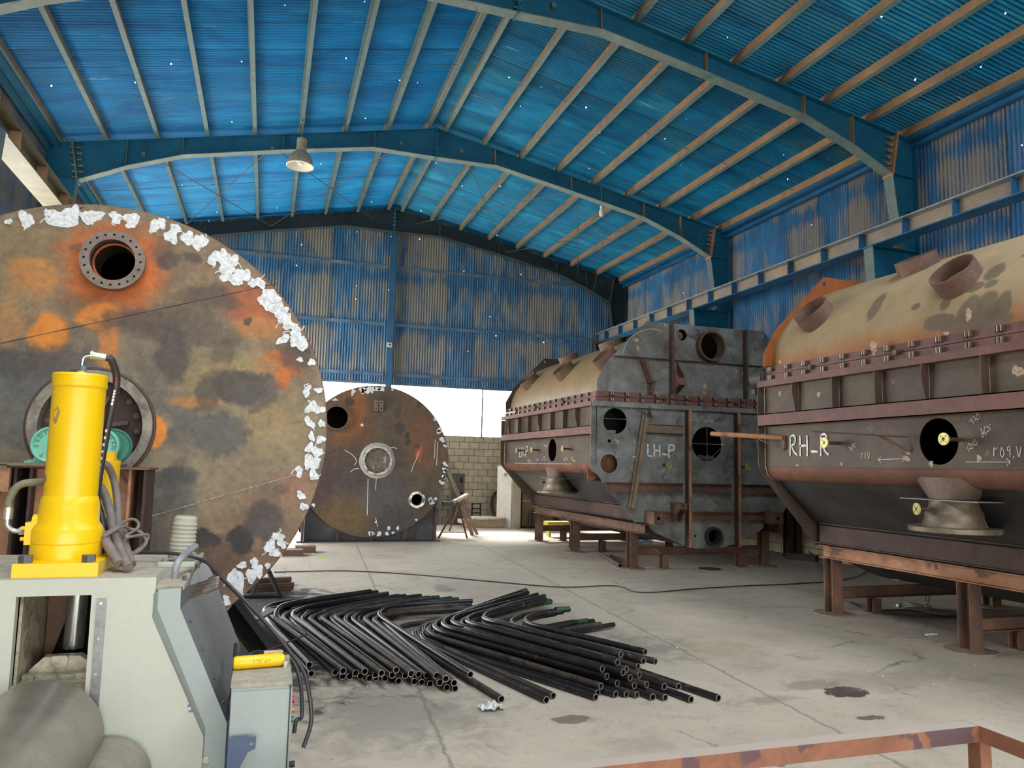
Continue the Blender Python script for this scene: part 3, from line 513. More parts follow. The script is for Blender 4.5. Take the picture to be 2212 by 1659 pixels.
# ------------------------------------------------------------------ the two boiler casings
def vessel(name, label, xs, ya, yb, cut, hole_y, cone_y, low_y, up_y, brass_y, ribs, front_detail):
    """xs: x of the left side face; ya near end, yb far end"""
    V = thing(name, label, 'boiler casing', (xs+2.195, (ya+yb)/2, .34)); XM = xs+2.195
    def U(u): return xs+u
    # lower end plates
    half = [(0, 2.69), (0, 1.78), (.008, 1.73), (.03, 1.68), (.065, 1.625), (.11, 1.575), (.78, .83), (.8, .79), (1.06, .79), (1.09, .68), (1.18, .62), (1.72, .405), (1.95, .35)]
    full = half + [(2.195, .335)] + [(4.39-a, b) for a, b in reversed(half)]
    holes = [circ(.435, 2.455, .215), circ(.33, 1.745, .155), circ(2.185, 2.125, .295, 40), circ(.335, 2.12, .03, 14), circ(1.95, .56, .02, 10), circ(2.29, .55, .13)] if front_detail else []
    MB().plate(full, holes, (xs, ya+.012, 0), (1, 0, 0), (0, 0, 1), .012).build('end_plate', M['mill'] if front_detail else M['side_plate'], V)
    MB().plate(full, [], (xs, yb, 0), (1, 0, 0), (0, 0, 1), .012).build('end_plate', M['side_plate'], V)
    # hood end plates
    hh = [(.095, 2.93), (.095, 3.12), (.28, 3.45), (.61, 3.77), (1.02, 4.19), (1.45, 4.185)]
    hf = hh + [(4.39-a, b) for a, b in reversed(hh)]
    hl = [circ(1.03, 4.1, .032, 14), circ(1.69, 4.0, .1, 24), circ(2.23, 3.83, .235, 36), circ(3.36, 4.1, .032, 14)] if front_detail else [circ(1.03, 4.1, .032, 14)]
    MB().plate(hf, hl, (xs, ya+.012, 0), (1, 0, 0), (0, 0, 1), .012).build('hood_end_plate', M['mill'] if front_detail else M['rust_light'], V)
    MB().plate(hf, [circ(1.03, 4.1, .032, 14)], (xs, yb, 0), (1, 0, 0), (0, 0, 1), .012).build('hood_end_plate', M['rust_dark'] if front_detail else M['hood_orange'], V)
    # hood shell: half ellipse swept along the casing, with the nozzles standing on it
    n = 40; a, b = 1.98, 1.245
    def sh(t): return (XM-a*math.cos(t), 2.95+b*math.sin(t))
    vs = [(sh(PI*i/n)[0], y, sh(PI*i/n)[1]) for y in (ya+.02, yb-.01) for i in range(n+1)]
    MB().add(vs, [(i, i+1, n+2+i, n+1+i) for i in range(n)], True).build('hood_shell', M['hood_r'] if not front_detail else M['hood_l'], V)
    def noz(u_, y, r, h, mat):
        t = math.acos((2.195-u_)/a); x, z = sh(t); nn = Vector((-b*math.cos(t), 0, a*math.sin(t))).normalized(); nn = (nn+Vector((0, 0, .15))).normalized(); p = Vector((x, y, z))
        hn = MB().pipe(p-nn*.16, p+nn*h, r, r-.012, 40).build('hood_nozzle', mat, V)
        q = p-nn*.01; ex = Vector((0, 1, 0)); ey = nn.cross(ex)
        MB().plate(circ(0, 0, r-.013, 32), [], q, ex, ey, .002).build('nozzle_shade_disc', M['dark'], hn)  # dark disc paints the shade inside the nozzle
    nm = M['noz_r'] if not front_detail else M['noz_l']
    for y in low_y: noz(.42, y, .215, .15, nm)
    for y in up_y: noz(.93, y, .215, .13, nm)
    # side walls with the ribs, rail and rounded chine
    for s in (1, -1):
        def X(u): return XM + s*(u-2.195)
        ys = [hole_y] if s == 1 else []
        P = [(ya, 2.70), (yb, 2.70), (yb, 1.74), (ya, 1.74)]
        mb = MB(); mb.plate(P, [circ(hole_y, 1.985, .212, 40)] if s == 1 else [], (X(.10), 0, 0), (0, 1, 0), (0, 0, 1), .01*(-s)); mb.build('side_wall', M['side_plate'], V)
        mb = MB(); pr = [(.10, 1.74)] + [(.10+.17*(1-math.cos(t)), 1.74-.175*math.sin(t)) for t in [PI/2*k/8 for k in range(1, 9)]] + [(.31, 1.562)]
        vs = [(X(u), y, z) for y in (ya+.012, yb-.012) for u, z in pr]; m = len(pr); mb.add(vs, [(i, i+1, m+i+1, m+i) for i in range(m-1)], True); mb.build('rounded_chine', M['roll_rust'], V)
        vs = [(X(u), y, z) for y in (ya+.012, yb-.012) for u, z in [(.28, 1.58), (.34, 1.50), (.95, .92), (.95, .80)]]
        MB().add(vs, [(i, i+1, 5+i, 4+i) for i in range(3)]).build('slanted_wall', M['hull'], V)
        mb = MB().box(*sorted((X(0), X(.12))), ya, yb, 2.70, 2.712); mb.box(*sorted((X(0), X(.012))), ya, yb, 2.712, 2.765); mb.box(*sorted((X(.0), X(.12))), ya, yb, 2.765, 2.775); mb.build('ledge_angle', M['rail_rust'], V)
        mb = MB().box(*sorted((X(0), X(.012))), ya+.012, yb-.012, 2.22, 2.37); mb.box(*sorted((X(0), X(.1))), ya+.012, yb-.012, 2.22, 2.23); mb.box(*sorted((X(0), X(.1))), ya+.012, yb-.012, 2.36, 2.37); mb.build('side_rail', M['rail_rust'], V)
        mb = MB().box(*sorted((X(.085), X(.097))), ya+.02, yb-.02, 2.772, 2.853); mb.box(*sorted((X(.09), X(.1))), ya+.02, yb-.02, 2.86, 2.945); mb.build('flange_band', M['rail_rust'] if s == 1 else M['rust'], V)
        mb = MB().channel((X(.80), ya+.1, .935), (X(.80), yb-.1, .935), .08, .2, .01, flip=s); mb.box(*sorted((X(.78), X(1.1))), ya+.02, yb-.02, .82, .832); mb.bar((X(.84), ya+.1, 1.06), (X(.84), yb-.1, 1.06), .1, .012); mb.build('base_channel', M['rust_dark'] if s == 1 else M['rust'], V)
        if s == 1:
            for i, y in enumerate(ribs):
                mb = MB(); q = [(0, 2.70), (.1, 2.70), (.1, 2.37), (0, 2.37)] if i % 3 else [(.0, 2.70), (.1, 2.70), (.1, 2.37), (.045, 2.37), (.0, 2.58)]
                mb.plate([(X(u), z) for u, z in q], [], (0, y, 0), (1, 0, 0), (0, 0, 1), .012); mb.build('stiffening_rib', M['rib'], V)
                mb = MB().tube([(X(.094), y-.012, 2.375), (X(.094), y-.014, 2.53), (X(.094), y-.012, 2.69)], .006, 6); mb.build('weld_seam', M['weld'], V)
            if front_detail: MB().box(*sorted((X(.094), X(.099))), ya+.03, yb-.03, 2.38, 2.69).build('bay_panel', M['bay'], V)
            MB().tube([(X(.09), yb-.02, 2.7), (X(.09), yb-.022, 2.2), (X(.09), yb-.02, 1.74), (X(.12), yb-.02, 1.64), (X(.2), yb-.02, 1.58)], .007, 6).build('weld_seam', M['weld'], V)
    # bottom hull
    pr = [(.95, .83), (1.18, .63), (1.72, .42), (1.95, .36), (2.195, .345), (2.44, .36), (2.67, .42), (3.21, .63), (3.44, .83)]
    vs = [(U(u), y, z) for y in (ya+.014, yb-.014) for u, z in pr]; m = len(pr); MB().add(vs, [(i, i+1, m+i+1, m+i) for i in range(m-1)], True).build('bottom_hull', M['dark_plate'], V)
    # added dark sheets that paint the shade inside the openings
    MB().box(U(1.0), U(3.4), ya+1.2, ya+1.21, 1.0, 3.6).build('inner_shade_sheet', M['dark'], V)
    MB().box(U(.14), U(.98), ya+.7, ya+.71, 1.6, 2.95).build('inner_shade_sheet', M['dark'], V)
    # clamps: pairs of bolted lugs above and below the joint
    def clamp_mb(p, ex, ey, nn):
        """ex along, ey up, nn outwards"""
        mb = MB(); p = Vector(p)
        for k, dx in enumerate((-.036, 0, .036)):
            q = p+ex*dx; mb.cur = 0; mb.bar(q-ey*.026+nn*.02, q+ey*.026+nn*.02, .013, .04, up=nn)
        mb.cur = 1; mb.bar(p-ex*.02-ey*.026+nn*.03, p-ex*.02+ey*.026+nn*.03, .006, .02, up=nn); mb.bar(p+ex*.016-ey*.026+nn*.034, p+ex*.016+ey*.026+nn*.034, .007, .012, up=nn)
        mb.cur = 0; mb.bar(p-ex*.03+nn*.006, p+ex*.03+nn*.006, .012, .03, up=ey); return mb
    cm = [M['clampm'], M['bright']]
    y = yb-.17; k = 0
    while y > ya+.1:
        if y > 3.9:
            for z in (2.912, 2.812): clamp_mb((U(.088), y, z), Vector((0, 1, 0)), Vector((0, 0, 1)), Vector((-1, 0, 0))).build('clamp', cm, V)
            if k in (2, 6, 11): MB().box(U(.04), U(.09), y-.14, y-.1, 2.83, 2.88).build('locating_block', M['clampm'], V)
        y -= .305; k += 1
    # outlet hopper and cast reducer on the side
    cx, cy = U(.28), cone_y; mb = MB(); nn_ = 28
    top = [(-.36+.0, .40), (.36, .40)]
    ring_t = [Vector((U(.105) if abs(math.cos(t)) < 2 else 0, cy+.34*math.cos(t), 1.66+.08*math.sin(t))) for t in [2*PI*i/nn_ for i in range(nn_)]]
    T_, B_ = [], []
    for i in range(nn_):
        t = 2*PI*i/nn_; T_.append((cx-.17*(1 if math.sin(t) > 0 else 1)*abs(math.sin(t))**.6*(1 if math.sin(t) > 0 else -1.0), cy+.36*math.copysign(abs(math.cos(t))**.6, math.cos(t)), 1.66)); B_.append((cx-.17*math.sin(t), cy+.225*math.cos(t), 1.465))
    vs = T_+B_; mb.add(vs, [(i, (i+1) % nn_, nn_+(i+1) % nn_, nn_+i) for i in range(nn_)], True); mb.add([(cx, cy, 1.66)]+T_, [(0, i+1, (i+1) % nn_+1) for i in range(nn_)]); mb.build('outlet_hopper', M['hopper'], V)
    MB().box(cx-.2, cx+.2, cy-.42, cy+.42, 1.452, 1.46).build('slide_plate', M['mill'], V)
    mb_ = MB().lathe([(.2, 1.45), (.205, 1.40), (.235, 1.34), (.24, 1.325), (.235, 1.31), (.26, 1.24), (.27, 1.215)], (cx, cy, 0), (0, 0, 1), 40); cr_ = mb_.build('cast_reducer', M['cast'], V)
    MB().lathe([(0, 1.22), (.37, 1.22), (.38, 1.215), (.38, 1.175), (.37, 1.17), (.0, 1.17)], (cx, cy, 0), (0, 0, 1), 44).build('reducer_flange', M['cast'], cr_)
    # small nozzles with yellow passivated flanges
    def brass(p, d, L, r=.055):
        p, d = Vector(p), Vector(d).normalized(); st = MB().cyl(p, p+d*L, .018, 12).build('stub_pipe', M['clampm'], V)
        ex = d.cross(Vector((0, 0, 1))).normalized(); ey = ex.cross(d)
        mb = MB(); mb.plate(circ(0, 0, r, 24), [circ(0, 0, .017, 12)]+[circ(.036*math.cos(k*PI/2+.8), .036*math.sin(k*PI/2+.8), .007, 8) for k in range(4)], p+d*L, ex, ey, .014); mb.build('small_flange', M['brass'], st)
    for y, L in brass_y: brass((U(.1), y, 1.995), (-1, 0, 0), L)
    brass((cx-.2, cy+.06, 1.37), (-1, .3, 0), .14 if not front_detail else .1, .055 if not front_detail else .04)
    return V, U, XM
def strokes(mb, segs, w, o, ex, ey, off=.002):
    for s_ in segs: mb.ribbon(s_, w, o, ex, ey, off)
def letters(txt, h, gap=.25):
    """hand-drawn capitals as polylines, x advances with the letter width"""
    G = {'L': ([[(0, 1), (.02, .5), (-.05, 0), (.0, .06), (.4, .02)]], .45), 'H': ([[(0, 1), (.02, .5), (0, 0)], [(.5, 1), (.52, .5), (.5, 0)], [(0, .5), (.5, .5)]], .6),
         '-': ([[(0, .22), (.5, .2)]], .5), 'P': ([[(.02, .95), (0, .5), (0, -.05)], [(0, .95), (.3, 1.0), (.5, .85), (.42, .62), (.02, .5)]], .55),
         'R': ([[(.02, .98), (0, .5), (-.02, 0)], [(0, .95), (.25, 1.02), (.4, .85), (.3, .6), (.02, .5)], [(.1, .5), (.3, .2), (.52, .05)]], .55),
         '2': ([[(0, .1), (.05, 1), (.1, .8), (.3, .82), (.42, 1)]], .45), '4': ([[(.4, 1), (.05, .8), (.3, .6), (.0, .3), (.4, .1)]], .45), '7': ([[(0, 1), (.22, 0), (.45, 1)]], .5),
         '5': ([[(.2, 1), (.4, .4), (.2, 0), (0, .4), (.2, 1)]], .45), '9': ([[(.3, .6), (.05, .7), (.15, 1), (.35, .9), (.3, 0)]], .4), ',': ([[(.05, .1), (0, -.1)]], .12), '6': ([[(0, 1), (.3, .95), (.3, 0)]], .4), 'K': ([[(0, 1), (0, 0)], [(.4, 1), (.05, .5), (.45, 0)]], .5),
         'O': ([[(.2, 1), (0, .5), (.2, 0), (.4, .5), (.2, 1)]], .45), '.': ([[(0, .05), (.06, .0)]], .1), ' ': ([], .4)}
    out = []; x = 0
    for ch in txt:
        g, wd = G[ch]
        for p in g: out.append([((x+a)*h, b*h) for a, b in smooth2(p)])
        x += wd+gap
    return out
def smooth2(p):
    q = smoothpath([(a, b, 0) for a, b in p], 5); return [(v.x, v.y) for v in q]
def squiggle(x, y, w, h, n=10, seed=0):
    r = random.Random(seed); return [(x+w*i/n, y+(r.random()-.5)*h) for i in range(n+1)]
def blobpoly(cx, cy, r, seed=0, n=26, rough=.35):
    R = random.Random(seed); st = R.uniform(.68, 1.0); a0 = R.uniform(0, PI); ph = [R.uniform(0, 6) for _ in range(3)]; out = []
    for i in range(n):
        t = 2*PI*i/n; q = r*(1+.16*math.sin(2*t+ph[0])+.14*math.sin(3*t+ph[1])+.08*math.sin(5*t+ph[2])-rough*.8*R.random()**2); x, y = q*math.cos(t)*1.1, q*math.sin(t)*st
        out.append((cx+x*math.cos(a0)-y*math.sin(a0), cy+x*math.sin(a0)+y*math.cos(a0)))
    return out

# hood materials: brushed-through dust over rust near the joint (a band along the lower edge of the shell)
def hood_mat(name, top, mid, low, z0):
    t = NT(name, .6, .05); sp = t.new('ShaderNodeSeparateXYZ'); t.set(sp, 0, t.co); z = t.math('ADD', sp.outputs['Z'], t.math('MULTIPLY', t.math('SUBTRACT', t.noise(1.6, 7, .65, .3, t.mapping((1, 1, .5))), .5), .35))
    c = t.ramp(t.step(z, z0, z0+.62), [(0, low), (.35, mid), (.62, top), (1, top)])
    c = t.mix(.25, c, t.ramp(t.noise(3, 8, .7, .5), [(.3, (70, 66, 60)), (.7, (220, 214, 200))]), 'OVERLAY')
    for (x, y, zz, rx, ry, rzz) in HS: 
        q = t.vmath('MULTIPLY', t.vmath('SUBTRACT', t.co, (x, y, zz)), (1/rx, 1/ry, 1/rzz)); d = t.math('ADD', t.vmath('LENGTH', q), t.math('MULTIPLY', t.math('SUBTRACT', t.noise(5, 7, .6), .5), 1.0))
        c = t.mix(t.math('MULTIPLY', t.math('SUBTRACT', 1.0, t.step(d, .7, .95)), .85), c, lin((98, 84, 68)))
    t.color(c); return t.m
XS1, XS2 = 2.62, 1.975
o2 = Vector((XS1+2.195, (2.88+7.93)/2, .34))
HS = []
for (px, py, ry, rz_) in [(1882, 662, .1, .2), (1982, 663, .07, .05), (2050, 655, .07, .09), (2047, 698, .26, .1), (2110, 672, .16, .16), (2150, 665, .14, .2), (2185, 655, .1, .16), (2120, 700, .5, .12), (2132, 585, .12, .1), (2100, 620, .13, .06), (2140, 612, .09, .05), (2180, 545, .06, .03)]:
    p = atX(px, py, 2.95); q = p-o2; HS.append((q.x, q.y, q.z, .8, ry, rz_))
M['hood_r'] = hood_mat('dusty_beige_hood', (156, 134, 102), (156, 114, 72), (150, 86, 40), 2.95-.34-.12)
HS = []
M['hood_l'] = hood_mat('dusty_beige_hood_with_pale_edge', (138, 116, 84), (144, 124, 94), (150, 146, 138), 2.95-.34-.12)
M['hood_orange'] = mottled('orange_rust_plate', [(.3, (140, 76, 28)), (.6, (164, 92, 38)), (.8, (128, 74, 36))], 1.2, .65)
M['noz_r'] = mottled('mauve_rust_nozzle', [(.3, (92, 68, 60)), (.7, (124, 96, 84))], 3, .65)
M['noz_l'] = mottled('brown_nozzle', [(.3, (92, 70, 54)), (.7, (122, 96, 76))], 3, .65)
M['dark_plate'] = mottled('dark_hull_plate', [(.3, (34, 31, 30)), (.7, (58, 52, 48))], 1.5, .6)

M['bay'] = mottled('ochre_tinted_plate', [(.3, (112, 88, 62)), (.55, (140, 108, 70)), (.8, (158, 126, 84))], .9, .6)
M['hopper'] = mottled('brown_rust_cone', [(.3, (96, 74, 62)), (.55, (112, 92, 80)), (.8, (134, 90, 68))], 2.2, .6)
VR, UR, XMR = vessel('boiler_casing', 'large rusty boiler casing with beige domed hood marked RH-R at the right edge', XS1, 2.88, 7.93, False, 5.385, 5.42, [7.33, 5.38, 3.4], [6.33, 4.35], [(6.65, .2), (5.157, .2)],
                     [7.29, 6.64, 6.04, 5.475, 4.857, 4.25, 3.65], False)
VL, UL, XML = vessel('boiler_casing', 'large grey boiler casing with tan domed hood marked LH-P standing on legs', XS2, 11.5, 16.55, False, 13.5, 13.72, [15.72, 13.68, 11.78], [14.75, 12.72], [(15.2, .17), (14.25, .17), (12.6, .17)],
                     [16.07, 15.35, 14.72, 14.11, 13.41, 12.77, 12.21], True)
# --- writing on RH-R
mb = MB(); o_, ex, ey = Vector((XS1+.085, 7.43, 1.86)), Vector((0, -1, 0)), Vector((0, 0, 1)); nn = ex.cross(ey)
strokes(mb, letters('RH-R', .235, .18), .024, o_, ex, ey, .004); mb.build('chalk_lettering', M['chalk'], VR)
mb = MB()
strokes(mb, letters('247', .06), .004, (XS1+.086, 6.32, 1.83), ex, ey, .004)
strokes(mb, [[(0, 0), (.34, .01)], [(0, 0), (.04, .03)], [(0, 0), (.04, -.03)], [(.34, .01), (.3, .04)], [(.34, .01), (.3, -.02)]], .005, (XS1+.086, 6.1, 1.82), ex, ey, .004)
strokes(mb, letters('259,7', .085), .005, (XS1+.086, 4.83, 1.84), ex, ey, .004); strokes(mb, [[(0, 0), (.42, 0)], [(.42, 0), (.38, .03)], [(.42, 0), (.38, -.03)]], .004, (XS1+.086, 5.1, 1.8), ex, ey, .004)
for i, (y, z) in enumerate([(6.5, 1.93), (5.08, 1.93), (4.95, 2.05), (5.05, 2.16)]): strokes(mb, [smooth2(squiggle(0, 0, .12, .05, 9, i)), smooth2(squiggle(.01, -.035, .11, .04, 9, i+20))], .004, (XS1+.086, y, z), (ex+ey*.6).normalized(), ey, .004)
mb.build('chalk_notes', M['chalk'], VR)
for i, (px, py, r) in enumerate([(1685, 850, .03), (1769, 852, .035), (2200, 802, .05), (2093, 680, .05), (2045, 720, .03), (1887, 747, .05), (1889, 760, .03), (1685, 782, .025), (1723, 1005, .02), (1818, 1002, .02), (1960, 990, .035), (1962, 978, .03), (2012, 1002, .03), (2115, 990, .03)]):
    x = XS1+.092; p = atX(px, py, x); MB().plate(blobpoly(p.y, p.z, r, i), [], (x-.004, 0, 0), (0, 1, 0), (0, 0, 1), .001).build('ground_patch', M['scrape'], VR)
# --- front details of LH-P
Yf = 11.5; F = MB
def front(mb, name, mat): return mb.build(name, mat, VL)
for x0, x1 in ((1.70, 1.81), (2.66, 2.78)):
    mb = MB(); a = UL(x0); b_ = UL(x1); mb.cur = 0; mb.box(b_-.052, b_-.044, Yf-.12, Yf, .38, 2.69); mb.cur = 1; mb.box(b_-.055, b_+.0, Yf-.13, Yf-.12, .38, 2.69); mb.cur = 0; mb.box(b_-.052, b_+.05, Yf-.012, Yf-.002, .38, 2.69); front(mb, 'vertical_channel', [M['rust_dark'], M['rust_light']])  # web in the darker rust: its shade is put into the colour
    mb = MB()
    for k in range(9): mb.box(a-.004, a+.006, Yf-.016, Yf-.002, .45+k*.25, .57+k*.25)
    front(mb, 'stitch_weld', M['weld'])
for (u0, u1, z0, z1) in ((.19, 1.7, 1.29, 1.445), (1.81, 2.66, 1.29, 1.445), (2.78, 4.2, 1.29, 1.445), (1.24, 1.7, .83, .97), (1.81, 2.66, .83, .97), (2.78, 3.33, .83, .97)):
    mb = MB(); d0 = .0 if z0 < 1 else 0; s0 = (1.445-1.29)*.9
    mb.box(UL(u0+(.13 if z0 > 1 and u0 < 1 else 0)), UL(u1), Yf-.08, Yf, z0, z0+.01); mb.box(UL(u0), UL(u1), Yf-.08, Yf, z1-.01, z1); mb.box(UL(u0+.1 if u0 < 1 else u0), UL(u1), Yf-.02, Yf-.01, z0, z1); front(mb, 'horizontal_channel', M['rust'])
front(MB().box(UL(1.0), UL(1.7), Yf-.06, Yf-.05, 2.27, 2.42).box(UL(1.0), UL(1.7), Yf-.06, Yf, 2.41, 2.42).box(UL(1.0), UL(1.7), Yf-.06, Yf, 2.27, 2.28), 'short_channel', M['brace'])
front(MB().box(UL(2.78), UL(3.5), Yf-.06, Yf-.05, 2.27, 2.42), 'short_channel', M['brace'])
mb = MB(); mb.bar((UL(.98), Yf-.06, 2.62), (UL(.72), Yf-.06, 1.03), .012, .12, up=(1, 0, 0)); mb.bar((UL(.98), Yf-.12, 2.62), (UL(.72), Yf-.12, 1.03), .06, .012, up=(0, 1, 0)); front(mb, 'slanted_brace', M['brace'])
front(MB().plate([(.72, 2.65), (1.0, 2.6), (1.12, 2.51), (1.0, 2.57)], [], (XS2, Yf-.1, 0), (1, 0, 0), (0, 0, 1), .01).plate([(.95, 2.55), (1.0, 2.72), (1.05, 2.52)], [], (XS2, Yf-.14, 0), (1, 0, 0), (0, 0, 1), .01), 'gusset', M['rust_dark'])
mb = MB(); mb.box(UL(0), UL(4.39), Yf-.05, Yf-.04, 2.69, 2.765); mb.box(UL(0), UL(4.39), Yf-.05, Yf+.05, 2.765, 2.775); front(mb, 'ledge_angle', M['mill'])
mb = MB(); mb.box(UL(.09), UL(4.3), Yf-.012, Yf-.002, 2.776, 2.852); mb.box(UL(.09), UL(4.3), Yf-.014, Yf-.002, 2.86, 2.945); front(mb, 'flange_band', M['rail_rust'])
for k in range(14):
    for z in (2.912, 2.812):
        mb = MB(); p = Vector((2.33+k*.282, Yf-.016, z)); ex_, ey_, n_ = Vector((1, 0, 0)), Vector((0, 0, 1)), Vector((0, -1, 0))
        for dx in (-.036, 0, .036): q = p+ex_*dx; mb.cur = 0; mb.bar(q-ey_*.026+n_*.02, q+ey_*.026+n_*.02, .012, .04, up=n_)
        mb.cur = 1; mb.bar(p+ex_*.016-ey_*.026+n_*.038, p+ex_*.016+ey_*.026+n_*.038, .018, .016, up=n_); mb.bar(p-ex_*.018-ey_*.026+n_*.036, p-ex_*.018+ey_*.026+n_*.036, .016, .018, up=n_); front(mb, 'clamp', [M['clampm'], M['bright']])
    if k in (4, 9): front(MB().box(2.33+k*.282-.17, 2.33+k*.282-.11, Yf-.06, Yf-.014, 2.84, 2.88), 'locating_block', M['clampm'])
# hood front
for u in (1.455, 2.93):
    front(MB().box(UL(u)-.006, UL(u)+.006, Yf-.1, Yf, 2.95, 4.17).box(UL(u)-.012, UL(u)+.03, Yf-.112, Yf-.1, 2.95, 4.17), 'vertical_rib', M['rib'])
front(MB().box(UL(.4), UL(4.0), Yf-.06, Yf, 3.542, 3.552), 'horizontal_rib', M['rib'])
mb = MB()
for dx in (0, .12): mb.plate([(0, 3.54), (.0, 2.95), (-.3, 3.1), (-.3, 3.2)], [], (UL(1.47+dx), Yf, 0), (0, 1, 0), (0, 0, 1), .01)
mb.box(UL(1.47), UL(1.6), Yf-.31, Yf-.3, 3.09, 3.21); front(mb, 'lug_bracket', M['rail_rust'])
front(MB().bar((UL(.93), Yf-.05, 3.54), (UL(1.08), Yf-.05, 3.12), .012, .1, up=(1, 0, 0)).bar((UL(1.08), Yf-.05, 3.12), (UL(1.08), Yf-.05, 2.95), .012, .1, up=(1, 0, 0)).bar((UL(.93), Yf-.1, 3.54), (UL(1.08), Yf-.1, 3.12), .05, .01, up=(0, 1, 0)).bar((UL(1.08), Yf-.1, 3.12), (UL(1.06), Yf-.1, 2.96), .04, .01, up=(0, 1, 0)), 'slanted_brace', M['rust'])
front(MB().plate([(.80, 3.09), (1.16, 3.16), (1.2, 3.19), (1.1, 3.12)], [], (XS2, Yf-.12, 0), (1, 0, 0), (0, 0, 1), .012), 'gusset', M['rust_dark'])
front(MB().pipe((UL(2.23), Yf+.1, 3.83), (UL(2.23), Yf-.13, 3.83), .265, .235, 44), 'hood_pipe', M['noz_l'])
front(MB().pipe((UL(2.29), Yf+.1, .55), (UL(2.29), Yf-.07, .55), .165, .125, 36), 'drain_pipe', M['dark_plate'])
front(MB().plate(circ(2.18, 3.58, .27, 30)[0:16], [], (XS2, Yf+.55, 0), (1, 0, 0), (0, 0, 1), .01), 'inner_pale_plate', M['mill'])
front(MB().box(UL(1.62), UL(1.68), Yf+.1, Yf+.16, 3.95, 4.1), 'inner_pale_block', M['cast']); front(MB().cyl((UL(1.66), Yf+.06, 3.99), (UL(1.66), Yf+.05, 3.99), .082, 24), 'hole_cover', M['cast'])
mb = MB(); mb.cyl((UL(1.84), Yf-.004, 2.125), (UL(2.52), Yf-.004, 2.125), .0035, 5); mb.cyl((UL(2.185), Yf-.004, 1.79), (UL(2.185), Yf-.004, 2.46), .0035, 5); mb.cyl((UL(.22), Yf-.004, 2.49), (UL(.65), Yf-.004, 2.49), .003, 5); mb.cyl((UL(2.2), Yf-.004, 1.84), (UL(2.48), Yf-.004, 2.08), .0025, 5); front(mb, 'centre_string', M['string'])
mb = MB(); R = random.Random(4)
for k in range(26): p = Vector((UL(1.97+R.random()*.42), Yf+.1+R.random()*.3, 1.86+R.random()*.06)); mb.bar(p, p+Vector((.07, 0, (R.random()-.5)*.03)), .03, .03)
front(mb, 'scrap_pieces', M['grey_box'])
front(MB().box(UL(.36), UL(.52), Yf+.15, Yf+.25, 2.25, 2.31), 'inner_pale_block', M['mill']); front(MB().box(UL(.1), UL(.7), Yf+.35, Yf+.36, 1.45, 2.05), 'inner_rusty_plate', M['rust_light'])
# square lugs at the foot
for x0 in (UL(.98), UL(3.29)):
    mb = MB(); x1 = x0+.18; mb.box(x0, x1, Yf-.34, Yf, .78, .79).box(x0, x1, Yf-.34, Yf, .97, .98).box(x0, x0+.01, Yf-.34, Yf, .79, .97).box(x1-.01, x1, Yf-.34, Yf, .79, .97)
    mb.plate([(x0+.015, .795), (x1-.015, .795), (x1-.015, .965), (x0+.015, .965)], [circ(x0+.09, .875, .03, 16)], (0, Yf-.32, 0), (1, 0, 0), (0, 0, 1), .01); front(mb, 'jacking_lug', M['rust'])
mb = MB()
for dx in (0, .13): mb.plate([(0, 1.12), (0, .80), (-.1, .80), (-.3, 1.02), (-.3, 1.12)], [], (UL(1.47+dx), Yf, 0), (0, 1, 0), (0, 0, 1), .01)
mb.plate([(UL(1.47), 1.02), (UL(1.61), 1.02), (UL(1.61), 1.12), (UL(1.47), 1.12)], [circ(UL(1.54), 1.085, .02, 12)], (0, Yf-.3, 0), (1, 0, 0), (0, 0, 1), .01); front(mb, 'lug_bracket', M['rust'])
for x in (3.31, 4.84):
    front(MB().cyl((x, Yf, 1.746), (x-.0, Yf-.2, 1.746), .018, 10), 'stub_pipe', M['clampm'])
    mb = MB(); mb.plate(circ(0, 0, .06, 22), [circ(0, 0, .016, 10)]+[circ(.038*math.cos(k*PI/2+.8), .038*math.sin(k*PI/2+.8), .008, 8) for k in range(4)], (x+.0, Yf-.2, 1.746), (.97, .24, 0), (0, 0, 1), .014); front(mb, 'small_flange', M['brass'])
# writing on LH-P
ex, ey = Vector((1, 0, 0)), Vector((0, 0, 1))
mb = MB(); strokes(mb, letters('LH-P', .21, .12), .026, (UL(1.04), Yf-.003, 1.88), ex, ey, .003); strokes(mb, [[(0, 0), (.07, 0)]], .02, (UL(.76), Yf-.003, 1.87), ex, ey, .003); mb.build('chalk_lettering', M['chalk'], VL)
mb = MB(); strokes(mb, letters('H-P', .17, .22), .012, (UL(1.92), Yf-.003, 3.17), ex, ey, .003); strokes(mb, [[(0, .1), (-.02, 0), (.12, .02)], [(.0, .24), (.06, .3)], [(.06, .24), (0, .3)]], .008, (UL(1.78), Yf-.003, 3.05), ex, ey, .003); mb.build('pink_chalk_lettering', M['pink_chalk'], VL)
mb = MB(); strokes(mb, [[(0, 0), (.45, 0)], [(.45, 0), (.41, .025)], [(.45, 0), (.41, -.025)], smooth2([(.2, .02), (.18, .08), (.24, .08), (.22, .02)])], .005, (UL(1.86), Yf-.003, 2.52), ex, ey, .003)
strokes(mb, [smooth2(squiggle(0, 0, .14, .05, 9, 3)), smooth2(squiggle(0, -.05, .12, .05, 9, 5))], .005, (UL(1.26), Yf-.003, 1.64), (ex+ey*.5).normalized(), ey, .003)
mb.ribbon(smooth2([(0, 0), (.1, .26), (.3, .42), (.55, .5), (.75, .48)]), .006, (UL(.55), Yf-.003, 3.56), ex, ey, .003); mb.build('chalk_notes', M['chalk'], VL)
mb = MB(); side = (0, -1, 0)
strokes(mb, letters('LH-P', .22, .1), .018, (XS2+.085, 15.42, 1.86), Vector(side), ey, .004); strokes(mb, [[(0, 0), (3.2, 0)]], .006, (XS2+.088, 15.75, 1.73), Vector(side), ey, .004)
